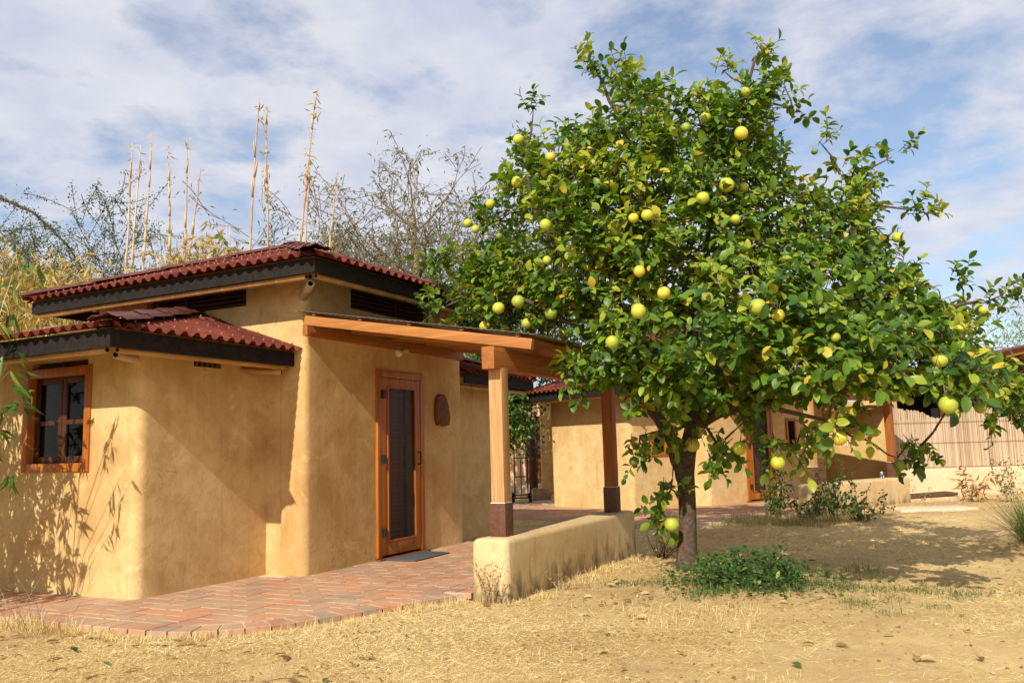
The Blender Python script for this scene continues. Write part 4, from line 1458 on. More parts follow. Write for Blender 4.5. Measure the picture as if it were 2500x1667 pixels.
EXTRA_CLUMPS = [(8.34,2.82,1.36), (8.32,2.87,1.23), (8.52,2.56,0.91), (8.5,2.63,0.69), (8.44,2.64,0.59), (8.35,2.41,1.41), (8.3,2.22,1.44), (8.35,2.06,1.4),
    (7.79,1.83,1.29), (7.78,1.86,1.15), (7.75,1.6,1.47), (7.6,1.39,1.25), (7.78,1.16,1.36), (7.76,1.2,1.23), (7.03,0.85,1.38), (7.07,0.73,1.41),
    (6.75,0.01,1.63), (6.74,0.07,1.59), (6.88,-0.07,1.57), (9.86,0.41,1.22), (9.83,0.52,1.06), (9.89,0.31,1.15), (9.08,-0.5,1.45), (8.94,-0.35,1.44),
    (9.38,1.01,4.46), (9.48,0.31,4.18), (9.42,0.13,3.56), (9.45,0.05,3.57), (8.51,3.31,5.91), (8.53,3.24,5.72), (9.05,1.44,5.74), (9.03,1.5,5.54),
    (8.92,1.89,5.59), (8.43,3.95,5.27), (9.37,0.69,4.08), (9.33,0.82,4.04), (9.63,-0.6,2.67), (9.59,-0.44,2.59), (9.29,1.31,5.26), (8.71,2.6,5.43),
    (8.78,2.73,5.44), (7.63,3.12,2.0), (7.6,3.21,1.91), (7.64,3.09,1.82), (8.89,-0.55,1.72), (8.75,-0.43,1.64), (9.51,-0.19,2.83), (7.73,3.14,2.13),
    (9.21,1.23,4.91), (7.6,2.84,2.06), (7.73,2.76,1.94)]
TREE = np.array([8.74, 2.51, -0.03])
T_V = np.array([0.961, 0.276, 0.0]); T_R = np.array([0.276, -0.961, 0.0])   # depth and width axes of the crown


def poly_dist(s, z, poly):
    p = np.array([s, z]); m = 9.0; inside = False
    n = len(poly)
    for i in range(n):
        a = np.array(poly[i]); b = np.array(poly[(i + 1) % n])
        t = np.clip(((p - a) @ (b - a)) / ((b - a) @ (b - a)), 0, 1)
        m = min(m, np.linalg.norm(p - a - t * (b - a)))
        if (a[1] > z) != (b[1] > z) and s < (b[0] - a[0]) * (z - a[1]) / (b[1] - a[1]) + a[0]: inside = not inside
    return m if inside else -m


def twig_leaves(centres, axes, n_twig, n_leaf, tw_len, droop=0.25, updir=(0, 0, 1), spread=0.9):
    """leaf base points, directions and normals on short twigs around clump centres"""
    P = []; D = []; N = []; TW = []; IDX = []
    for ci, (c, ax) in enumerate(zip(centres, axes)):
        c = np.asarray(c, float); ax = np.asarray(ax, float)
        nt = n_twig if isinstance(n_twig, int) else n_twig[ci]
        for _ in range(nt):
            d = ax + rand_unit(1)[0] * spread
            d /= np.linalg.norm(d)
            L = tw_len * rng.uniform(0.6, 1.25)
            st = c + rand_unit(1)[0] * tw_len * 0.35
            mid = st + d * L * 0.55
            d2 = d + np.array([0, 0, -0.25 * rng.random()]) + rand_unit(1)[0] * 0.25
            d2 /= np.linalg.norm(d2)
            end = mid + d2 * L * 0.5
            TW.append((st, mid, end))
            ph = rng.random() * 6.28
            side = np.cross(d, [0.3, 0.2, 1.0]); side /= np.linalg.norm(side) + 1e-9
            up = np.cross(side, d)
            for k in range(n_leaf):
                f = 0.15 + 0.85 * (k + rng.random() * 0.6) / n_leaf
                f = min(f, 1.0)
                p = st + (mid - st) * (f / 0.55) if f < 0.55 else mid + (end - mid) * ((f - 0.55) / 0.45)
                a = ph + k * 2.4
                rad = side * math.cos(a) + up * math.sin(a)
                open_ = 0.9 if k < n_leaf - 2 else 0.45
                ld = d * (1.15 - open_) + rad * open_ + np.array([0, 0, -droop]) * rng.random() + rand_unit(1)[0] * 0.22
                ln = np.array(updir) * 0.9 + ax * 0.55 + d * 0.3 + rand_unit(1)[0] * 0.55
                P.append(p); D.append(ld); N.append(ln); IDX.append(ci)
    return np.array(P), np.array(D), np.array(N), TW, np.array(IDX)


def connect(nodes, targets, root, rmin=0.006, mb=None, sides=5, bend=0.12):
    """join every target to the nearest already connected node with a tapering curved shoot"""
    nodes = [np.asarray(n, float) for n in nodes]
    order = sorted(range(len(targets)), key=lambda i: np.linalg.norm(np.asarray(targets[i]) - root))
    arr = np.array(nodes)
    for i in order:
        t = np.asarray(targets[i], float)
        dist = np.linalg.norm(arr - t, axis=1)
        back = np.linalg.norm(arr - root, axis=1)
        cost = dist + 0.35 * np.maximum(0, back - np.linalg.norm(t - root))
        j = int(np.argmin(cost)); a = arr[j]
        L = dist[j]
        if L < 0.03: continue
        m = (a + t) / 2 + rand_unit(1)[0] * L * bend + np.array([0, 0, -0.04 * L])
        r0 = rmin + 0.012 * min(1.0, L)
        mb.tube([a, a * 0.45 + m * 0.55, m, m * 0.45 + t * 0.55, t], [r0 * 1.25, r0 * 1.1, r0, r0 * 0.75, rmin * 0.7], sides, False)
        arr = np.vstack([arr, m[None], t[None]])
    return arr


def build_fruit_tree():
    T = empty('grapefruit_tree', tuple(TREE))
    tag(T, 'leafy citrus tree heavy with yellow grapefruit, standing in front of the porch', 'tree')
    o_ = Vector(TREE)
    w = lambda s, z, d=0.0: TREE * np.array([1, 1, 0]) + T_R * s + T_V * d + np.array([0, 0, z])
    # trunk
    tr = MB()
    path = [(0.0, -0.12, 0), (0.0, 0.02, 0), (0.01, 0.2, 0), (0.02, 0.45, 0), (0.03, 0.7, 0), (0.025, 0.95, 0), (0.05, 1.12, 0), (0.10, 1.35, 0), (0.17, 1.65, 0.02)]
    rad = [0.155, 0.122, 0.102, 0.093, 0.088, 0.09, 0.098, 0.080, 0.066]
    tr.tube([w(*p) - TREE for p in path], rad, 16)
    trunk_o = None
    me = tr.mesh('trunk', M['bark'], True)
    for v in me.vertices:
        q = v.co
        d = 0.014 * noise.fractal(Vector((q.x * 9, q.y * 9, q.z * 3.5)), 1, 2, 3)
        n = Vector((q.x, q.y, 0)).normalized() if abs(q.z) < 1.2 else Vector((0, 0, 0))
        v.co = q + n * d
    link('trunk', me, T)
    limbs = [
        ([(0.03, 0.85, 0), (-0.06, 1.18, -0.02), (-0.15, 1.42, -0.04), (-0.27, 1.62, -0.05), (-0.44, 1.80, 0.0), (-0.50, 2.15, 0.1), (-0.80, 2.65, 0.2), (-1.2, 3.2, 0.2), (-1.55, 4.1, 0.15), (-1.55, 4.7, 0.1)], 0.078),
        ([(0.17, 1.6, 0.02), (0.19, 2.0, 0.05), (0.16, 2.5, 0.05), (0.10, 3.1, 0), (-0.2, 3.9, 0), (-0.45, 4.7, 0.0), (-0.75, 5.5, 0)], 0.062),
        ([(0.12, 1.40, 0), (0.36, 1.55, -0.05), (0.72, 1.85, -0.1), (1.25, 2.2, -0.1), (1.9, 2.6, -0.05), (2.5, 2.55, 0), (3.0, 2.6, 0.1)], 0.062),
        ([(0.14, 1.55, 0), (0.45, 2.2, 0.2), (0.55, 3.0, 0.25), (0.60, 4.0, 0.15), (0.80, 4.8, 0.05), (1.0, 5.4, 0)], 0.055),
        ([(0.36, 1.55, -0.05), (0.8, 1.62, -0.5), (1.3, 1.70, -0.9), (1.9, 1.72, -1.0), (2.6, 1.72, -0.9), (3.1, 1.7, -0.6)], 0.040),
        ([(-0.27, 1.62, -0.05), (-0.5, 2.0, -0.6), (-0.9, 2.4, -1.0), (-1.5, 2.75, -1.1), (-2.0, 2.85, -0.7)], 0.040),
        ([(0.18, 1.9, 0.03), (0.2, 2.5, -0.7), (0.3, 3.0, -1.2), (0.4, 3.7, -1.3)], 0.040),
        ([(0.18, 1.9, 0.03), (0.3, 2.4, 0.8), (0.2, 3.0, 1.3), (0.4, 3.6, 1.4)], 0.040),
        ([(1.25, 2.2, -0.1), (1.5, 2.9, 0.0), (1.8, 3.6, 0.0), (1.95, 4.0, 0.1)], 0.034),
        ([(0.36, 1.55, -0.05), (0.7, 1.72, -0.9), (1.0, 1.75, -1.7), (1.35, 1.68, -2.5)], 0.034),
        ([(0.8, 1.62, -0.5), (1.4, 1.5, 0.2), (1.7, 1.35, 0.5), (2.0, 1.2, 0.5)], 0.022),
    ]
    nodes = []
    lb = MB()
    for pts, r in limbs:
        P = [w(*p) for p in pts]
        # refine with a little crookedness
        Q = []
        for i in range(len(P) - 1):
            for k in range(4):
                t = k / 4
                q = P[i] * (1 - t) + P[i + 1] * t
                if i + k: q = q + rand_unit(1)[0] * 0.016
                Q.append(q)
        Q.append(P[-1])
        n = len(Q)
        lb.tube([q - TREE for q in Q], [r * (1 - 0.82 * i / (n - 1)) + 0.004 for i in range(n)], 9)
        nodes += Q[3:]
    link('limbs', lb.mesh('limbs', M['bark'], True), T)
    # clumps of foliage through the volume of the crown
    cent = []
    tries = 0
    while len(cent) < 700 and tries < 40000:
        tries += 1
        s = rng.uniform(-2.6, 3.3); z = rng.uniform(1.3, 6.0)
        e = poly_dist(s, z, CROWN_OUTLINE)
        if e < (0.10 if z < 2.4 else (0.20 if z < 4.4 else 0.27)) + (0.05 if s > 1.2 and z > 2.3 else 0.0) + (0.08 if s < -1.4 else 0.0): continue
        if 0.9 < s < 2.2 and z < 1.80: continue
        if -0.6 < s <= 0.9 and z < 1.62: continue
        q = 1 - min(e, 1.8) / 1.8
        Dm = 1.9 * math.sqrt(max(0, 1 - q * q))
        u = rng.random()
        d = Dm * (u ** 0.45)
        if rng.random() < 0.62: d = -d * (1.0 + 0.42 * min(1.0, max(0.0, (3.4 - z) / 1.0)))
        if abs(d) < 0.35 and e > 0.6 and rng.random() < 0.8: continue
        c = w(s * (1 + d / 9.1), 1.25 + (z - 1.25) * (1 + d / 9.1), d)
        # irregular density: hollows in the crown
        if noise.noise(Vector(c) * 1.05 + Vector((3.1, 0, 0))) < -0.17 and rng.random() < 0.92: continue
        # keep the crown off the porch roof
        zp = 2.40 + (c[1] - 3.6) * 0.176
        if 6.4 < c[0] < 10.6 and 3.1 < c[1] < 6.2 and c[2] < zp: continue
        if cent and min(np.linalg.norm(np.array(cent) - c, axis=1)) < 0.12: continue
        cent.append(c)
    n_auto = len(cent)
    for k in range(48): cent.append(w(rng.uniform(-2.38, -1.1), rng.uniform(2.62, 3.3), rng.uniform(-1.0, 0.7)))
    for k in range(24): cent.append(w(rng.uniform(-0.75, 0.85), rng.uniform(1.66, 2.15), rng.uniform(-1.5, -0.25)))
    k = 0
    while k < 42:                                   # low boughs reaching forward on the right
        s, z, d = rng.uniform(1.0, 2.85), rng.uniform(1.74, 2.6), rng.uniform(-2.6, 0.4)
        if poly_dist(s, z, CROWN_OUTLINE) < 0.20: continue
        cent.append(w(s * (1 + d / 9.1), 1.25 + (z - 1.25) * (1 + d / 9.1), d)); k += 1
    n_auto = len(cent)
    cent = cent + [np.array(p) - np.array([0, 0, 0.30 if p[2] > 5.3 else (0.15 if p[2] > 4.8 else 0.0)]) for p in EXTRA_CLUMPS]
    heart = w(0.25, 2.9, 0)
    axes = []
    for i, c in enumerate(cent):
        a = c - heart; a /= np.linalg.norm(a)
        a = a * 0.75 + np.array([0, 0, 0.35]) + np.array([-0.15, -0.02, 0.12])
        if c[2] < 1.5: a = a * 0.5 + np.array([0, 0, -0.55])
        axes.append(a / np.linalg.norm(a))
    tw = MB()
    connect(nodes, cent, w(0.05, 1.1), 0.0055, tw)
    nt = [int(rng.integers(4, 7)) for _ in range(n_auto)] + [4] * (len(cent) - n_auto)
    P, D, N, TW, IDX = twig_leaves(cent, axes, nt, 8, 0.25, 0.30)
    for st, mid, end in TW: tw.tube([st, mid, end], [0.0045, 0.0035, 0.0018], 3, False)
    tw.v = [tuple(np.array(v) - TREE) for v in tw.v]
    link('twigs', tw.mesh('twigs', M['bark'], True), T)
    m = len(P)
    ln = 0.048 + 0.082 * rng.random(m) ** 0.8
    clumpt = rng.random(len(cent))
    z_rel = np.clip((np.array(cent)[:, 2] - 3.5) / 2.4, 0, 1)
    young = (clumpt > 0.80) | ((z_rel > 0.55) & (clumpt > 0.45))
    tint = np.clip(rng.normal(0.54, 0.22, m) + 0.06, 0, 0.84)
    tint = np.where(young[IDX], np.clip(tint + 0.33, 0, 0.92), tint)
    sick = (clumpt > 0.45) & (clumpt < 0.62)
    tint = np.where(sick[IDX] & (rng.random(m) < 0.16), rng.uniform(0.86, 1.0, m), tint)
    tint = np.where(rng.random(m) < 0.009, 1.0, tint)
    # fruit weighs its shoot down and hangs clear of the leaves on its sunny side
    keep = np.ones(m, bool)
    eye = np.array([0.0, 0.0, 1.25])
    for (fx, fy, fz, fr) in FRUITS:
        c = np.array([fx, fy, fz]); ax = eye - c; ax /= np.linalg.norm(ax)
        rel = (P + D / np.maximum(np.linalg.norm(D, axis=1, keepdims=True), 1e-6) * ln[:, None] * 0.5) - c
        al = rel @ ax
        off = np.linalg.norm(rel - al[:, None] * ax, axis=1)
        keep &= ~((al > -0.05) & (al < 0.9) & (off < fr + 0.025) & (rng.random(m) < 0.93))
    P, D, N, ln, tint, IDX = P[keep], D[keep], N[keep], ln[keep], tint[keep], IDX[keep]
    m = len(P)
    # the nearest leaves are single parts, the rest one mass
    cp = np.array([0, 0, 1.25])
    dist = np.linalg.norm(P - cp, axis=1)
    vis = (P[:, 2] < 4.6)
    order = np.argsort(np.where(vis, dist / (ln / 0.09), 99))
    near = np.zeros(m, bool); near[order[:300]] = True
    far = ~near
    link('foliage', leaves_mesh('foliage', 'citrus', P[far] - TREE, D[far], N[far], ln[far], tint[far], M['citrus'], rng.uniform(0.85, 1.15, far.sum())), T, 'stuff')
    tv, tt, tq = LEAF['citrus']
    shared = np_mesh('leaf', tv, [tt, tq], None, True, M['citrus_obj'])
    d_, s_, n_ = frames(D, N)
    for i in np.where(near)[0]:
        L = ln[i] * 1.05
        o = link('leaf', shared, T)
        Mx = Matrix(((d_[i][0] * L, s_[i][0] * L, n_[i][0] * L, P[i][0] - TREE[0]), (d_[i][1] * L, s_[i][1] * L, n_[i][1] * L, P[i][1] - TREE[1]), (d_[i][2] * L, s_[i][2] * L, n_[i][2] * L, P[i][2] - TREE[2]), (0, 0, 0, 1)))
        o.matrix_local = Mx
    # fruit
    def fruit_mesh(mat, nm):
        mb = MB(); n, r = 18, 12
        vs = [(0, 0, 1.0)]
        for i in range(1, r):
            a = math.pi * i / r
            for k in range(n):
                b = 2 * math.pi * k / n
                rr = math.sin(a) * (1.0 - 0.05 * max(0, math.cos(a)))
                vs.append((rr * math.cos(b), rr * math.sin(b), math.cos(a) * 0.97 - (0.06 if i == 1 else 0)))
        vs[0] = (0, 0, 0.93)
        vs.append((0, 0, -0.955))
        fs = [(0, 1 + k, 1 + (k + 1) % n) for k in range(n)]
        for i in range(r - 2):
            for k in range(n):
                fs.append((1 + i * n + k, 1 + (i + 1) * n + k, 1 + (i + 1) * n + (k + 1) % n, 1 + i * n + (k + 1) % n))
        e = 1 + (r - 2) * n
        fs += [(e + k, len(vs) - 1, e + (k + 1) % n) for k in range(n)]
        mb.add(vs, fs)
        return mb.mesh(nm, mat, True)
    fy, fg = fruit_mesh(M['fruit'], 'fruit'), fruit_mesh(M['fruit_green'], 'green_fruit')
    st = MB().tube([(0, 0, 0.9), (0.04, 0, 1.4), (0.0, 0.08, 2.2)], [0.10, 0.07, 0.06], 6).mesh('stem', M['green_twig'], True)
    green = {35, 12, 56, 55, 7, 21}
    for i, (x, y, z, r) in enumerate(FRUITS):
        o = link('fruit', fg if i in green else fy, T)
        o.location = (x - TREE[0], y - TREE[1], z - TREE[2])
        r *= random.uniform(0.93, 1.06)
        o.scale = (r, r, r * random.uniform(0.95, 1.05))
        o.rotation_euler = (random.uniform(-0.3, 0.3), random.uniform(-0.3, 0.3), random.uniform(0, 6.28))
        link('stem', st, o)
    # blossoms
    fl = MB()
    for (x, y, z) in ((7.9, 0.98, 1.52), (9.0, -0.62, 2.62), (8.35, 1.6, 2.1)):
        for k in range(9):
            c = Vector((x - TREE[0], y - TREE[1], z - TREE[2])) + Vector(rand_unit(1)[0]) * 0.03
            for j in range(5):
                a = j * 1.257; d = Vector((math.cos(a), math.sin(a), 0.5)).normalized() * 0.017; sd = Vector((-math.sin(a), math.cos(a), 0)) * 0.005
                fl.add([c, c + d * 0.5 + sd, c + d, c + d * 0.5 - sd], [(0, 1, 2, 3)])
    fl.build('blossom', M['petal'], T, kind='stuff')


build_fruit_tree()


# ------------------------------------------------------------------ other plants
def branchy(root, height, spread, n_main, levels, r0, mb, lean=(0, 0), tips=None, split=3, gnarl=0.25, up=0.35, n_seg=5, sides=5, shrink=0.62, rmin=0.0025):
    """recursive crooked branching; collects twig tips"""
    tips = [] if tips is None else tips

    def grow(p, d, L, r, lv):
        pts = [p]; rad = [r]
        dd = d.copy()
        for k in range(n_seg):
            dd = dd + Vector(rand_unit(1)[0]) * gnarl + Vector((0, 0, up * 0.12))
            dd.normalize()
            p = p + dd * (L / n_seg)
            pts.append(p); rad.append(max(rmin, r * (1 - 0.55 * (k + 1) / n_seg)))
            if lv > 0 and k >= 1:
                for _ in range(1 if random.random() < 0.75 else 2):
                    nd = (dd * 0.55 + Vector(rand_unit(1)[0]) * 0.9 + Vector((0, 0, up * 0.5))).normalized()
                    grow(p, nd, L * random.uniform(shrink - 0.12, shrink + 0.1), rad[-1] * 0.6, lv - 1)
        mb.tube(pts, rad, sides if r > 0.02 else 3, False)
        if lv <= 1: tips.extend(pts[2:])
    for k in range(n_main):
        a = 2 * math.pi * (k + random.random() * 0.6) / n_main
        d = Vector((math.cos(a) * spread + lean[0], math.sin(a) * spread + lean[1], 1.0)).normalized()
        grow(Vector(root), d, height * random.uniform(0.45, 0.6), r0 * random.uniform(0.6, 1.0), levels)
    return tips


def leaf_object(name, parent, base, tips, per, kind, size, mat, jitter=0.06, droop=0.3, keep=1.0, tint_mu=0.5, tint_sd=0.25):
    tips = [t for t in tips if random.random() < keep]
    if not tips: return
    P = np.repeat(np.array([tuple(t) for t in tips]), per, axis=0)
    m = len(P)
    P = P + rng.normal(size=(m, 3)) * jitter
    D = rand_unit(m) + np.array([0, 0, -droop]); N = rand_unit(m) * 0.8 + np.array([-0.2, 0, 0.8])
    ln = rng.uniform(size[0], size[1], m)
    tint = np.clip(rng.normal(tint_mu, tint_sd, m), 0, 1)
    link(name, leaves_mesh(name, kind, P - np.array(base), D, N, ln, tint, mat), parent, 'stuff')


def offset_mb(mb, base):
    b = np.array(base)
    mb.v = [tuple(np.array(v) - b) for v in mb.v]


def build_bare_tree():
    global rng
    rng = np.random.default_rng(12)
    base = (13.8, 9.15, 0.0)
    T = empty('bare_tree', base)
    tag(T, 'sparse grey-leaved tree with tangled bare branches behind the nearest roof', 'tree')
    mb = MB()
    random.seed(21)
    tr = [(13.8, 9.15, -0.2), (13.82, 9.1, 1.5), (13.75, 9.05, 3.0), (13.7, 9.0, 4.4), (13.74, 9.1, 5.6), (13.72, 9.15, 6.6)]
    mb.tube(tr, [0.18, 0.15, 0.13, 0.10, 0.07, 0.04], 10)
    tips = []
    for z, n, h, sp, lv in ((2.0, 7, 5.6, 1.9, 3), (2.8, 8, 5.2, 2.0, 3), (3.5, 8, 4.6, 1.9, 3), (4.2, 6, 3.6, 1.6, 3), (5.0, 5, 2.8, 1.2, 2), (6.2, 4, 2.3, 0.7, 2)):
        branchy((13.74, 9.08, z), h, sp, n, lv, 0.042, mb, tips=tips, gnarl=0.22, up=0.40, sides=6, n_seg=4, rmin=0.0075)
    offset_mb(mb, base)
    mb.build('branches', M['grey_bark'], T, True)
    T.location = (16.56, 10.98, 0.0); T.scale = (1.2, 1.2, 1.04)
    leaf_object('foliage', T, base, tips, 4, 'lance', (0.08, 0.15), M['olive_leaf'], 0.08, 0.7, 0.70)


def build_acacias():
    random.seed(33)
    for i, (b, h, lab) in enumerate((((11.6, 17.6, 0), 6.6, 'feathery dark acacia at the left edge behind the dry bamboo'),
                                     ((12.9, 16.6, 0), 6.2, 'wiry acacia with upright twigs just behind the left group of canes'),
                                     ((11.2, 20.0, 0), 7.4, 'acacia with one long arching branch at the far left of the sky'))):
        T = empty('acacia_tree', b)
        tag(T, lab, 'tree', 'acacia trees behind the nearest house')
        mb = MB(); tips = []
        mb.tube([(b[0], b[1], -0.2), (b[0], b[1], h * 0.3), (b[0] + 0.1, b[1], h * 0.45)], [0.12, 0.10, 0.08], 8)
        branchy((b[0], b[1], h * 0.30), h * 0.62, 0.9, 6, 2, 0.055, mb, tips=tips, gnarl=0.20, up=0.3, rmin=0.008)
        branchy((b[0], b[1], h * 0.45), h * 0.72, 0.55, 5, 2, 0.05, mb, tips=tips, gnarl=0.18, up=0.4, rmin=0.008)
        if i == 2:
            arc = [(11.2, 20.0, 4.0), (10.9, 19.6, 6.0), (10.9, 19.4, 7.1), (11.3, 18.9, 7.3), (11.8, 18.2, 6.9), (12.3, 17.7, 6.2), (12.6, 17.4, 5.5)]
            mb.tube(arc, [0.05, 0.045, 0.04, 0.035, 0.03, 0.02, 0.01], 6)
            for k in range(len(arc) - 1):
                for t in np.linspace(0, 1, 14): tips.append(Vector(arc[k]) * (1 - t) + Vector(arc[k + 1]) * t)
        offset_mb(mb, b)
        mb.build('branches', M['dark_bark'], T, True)
        leaf_object('foliage', T, b, tips, 17, 'small', (0.04, 0.075), M['acacia_leaf'], 0.055, 0.1, 0.95)


CANES = [((9.33, 11.86, 4.43), (9.17, 11.62, 6.44)), ((9.38, 11.78, 4.35), (9.28, 11.55, 6.42)), ((9.45, 11.65, 4.5), (9.35, 11.38, 6.62)),
         ((9.65, 11.25, 4.5), (9.50, 11.15, 6.40)), ((9.75, 11.05, 4.55), (9.62, 10.85, 6.53)), ((9.80, 10.95, 4.55), (9.78, 10.70, 6.02)),
         ((10.25, 9.98, 4.62), (10.08, 9.72, 7.12)), ((10.35, 9.80, 4.68), (10.12, 9.62, 7.0)), ((10.60, 9.29, 4.74), (10.47, 8.85, 7.23)),
         ((10.65, 9.20, 4.7), (10.56, 9.05, 5.98)), ((10.85, 8.85, 4.55), (10.80, 8.68, 5.92))]


def build_canes():
    random.seed(5)
    where = ['leftmost tall bare cane above the left roof corner', 'second bare cane from the left, close against the leftmost', 'third cane of the left trio, taller with a dark tip',
             'straight cane standing right of the left trio', 'thin cane leaning right, fifth from the left', 'shortest leaning cane ending in two small dry leaves',
             'tall pale cane with papery sheaths, left of the leafy-topped one', 'tall cane with a dry leafy tuft at its tip, left of the roof peak', 'tallest cane with tufted tip rising behind the roof peak',
             'thin faint cane just right of the tallest one', 'cane with yellow leaves in front of the bare tree']
    for i, (a, b) in enumerate(CANES):
        a, b = Vector(a), Vector(b)
        d = (b - a).normalized()
        base = a - d * (a.z / d.z)
        base.z = -0.05
        T = empty('bamboo_cane', base)
        tag(T, where[i], 'bamboo', 'tall dry canes behind the nearest roof')
        L = (b - base).length
        mb = MB(); n = 22
        pts = []; rad = []
        bow = Vector((random.uniform(-1, 1), random.uniform(-1, 1), 0)) * 0.05
        for k in range(n + 1):
            t = k / n
            p = (b - base) * t + bow * math.sin(t * 3.1) + Vector(rand_unit(1)[0]) * 0.006
            r = 0.024 * (1 - t) ** 0.55 + 0.004
            pts += [p]; rad += [r * (1.0 if k % 2 else 1.18)]
        mb.tube(pts, rad, 7)
        mb.build('culm', M['cane'], T, True)
        # papery sheaths
        for k in range(n // 2, n):
            if random.random() < (0.55 if i >= 6 else 0.4):
                p = pts[k]; q = pts[k] + (pts[min(k + 1, n)] - pts[k]) * 0.9
                s = MB()
                ang = random.uniform(0, 6.28); off = Vector((math.cos(ang), math.sin(ang), 0)) * (0.022 if i < 6 else 0.045)
                s.tube([p, p * 0.5 + q * 0.5 + off * 0.4, q + off], [rad[k] * 1.35, rad[k] * 1.5, rad[k] * 0.3], 6)
                s.build('sheath', M['cane'] if k % 3 else M['bamboo_end'], T, True)
        m = 70 if i in (7, 8) else (26 if i == 10 else 6)
        span = 0.22 if i in (7, 8, 10) else 0.05
        t = 1 - rng.random(m) * span
        P = np.array([tuple((b - base) * float(x)) for x in t]) + rng.normal(size=(m, 3)) * (0.035 if m > 20 else 0.01)
        D = rand_unit(m) + np.array([0, 0, -0.1])
        leaf = leaves_mesh('leaf_tuft', 'bamboo', P, D, rand_unit(m), rng.uniform(0.07, 0.16, m), np.clip(rng.normal(0.5, 0.25, m), 0, 1), M['bamboo_dry'])
        link('leaf_tuft', leaf, T, 'stuff')


def bamboo_clump(name, label, base, culms, leaf_mat, n_leaf, size, tint_mu, cluster=0.30, droop=0.9, group=None, r=0.012, culm_mat='cane'):
    """culms: list of polylines in world space; leaves hang in fans along the upper parts"""
    T = empty(name, base)
    tag(T, label, 'bamboo', group)
    P = []; D = []
    for c in culms:
        mb = MB()
        pts = [Vector(p) - Vector(base) for p in c]
        mb.tube(pts, [r * (1 - 0.7 * k / (len(pts) - 1)) for k in range(len(pts))], 6)
        mb.build('culm', M[culm_mat], T, True)
    tot = n_leaf // len(culms)
    for c in culms:
        k = 0
        while k < tot:
            f = random.uniform(0.30, 1.0)
            x = f * (len(c) - 1); j = min(int(x), len(c) - 2); t = x - j
            p = np.array(c[j]) * (1 - t) + np.array(c[j + 1]) * t + rng.normal(size=3) * cluster * np.array([1, 1, 0.8])
            fan = rand_unit(1)[0]; fan[2] = -droop * random.uniform(0.3, 1.2)
            for q in range(random.randint(3, 7)):
                P.append(p + rng.normal(size=3) * 0.015); D.append(fan + rand_unit(1)[0] * 0.45); k += 1
    m = len(P)
    P = np.array(P) - np.array(base)
    link('foliage', leaves_mesh('foliage', 'bamboo', P, np.array(D), rand_unit(m) + np.array([-0.5, -0.3, 0.4]), rng.uniform(size[0], size[1], m),
                                np.clip(rng.normal(tint_mu, 0.25, m), 0, 1), M[leaf_mat], 0.62 if leaf_mat == 'bamboo_dry' else 1.0), T, 'stuff')


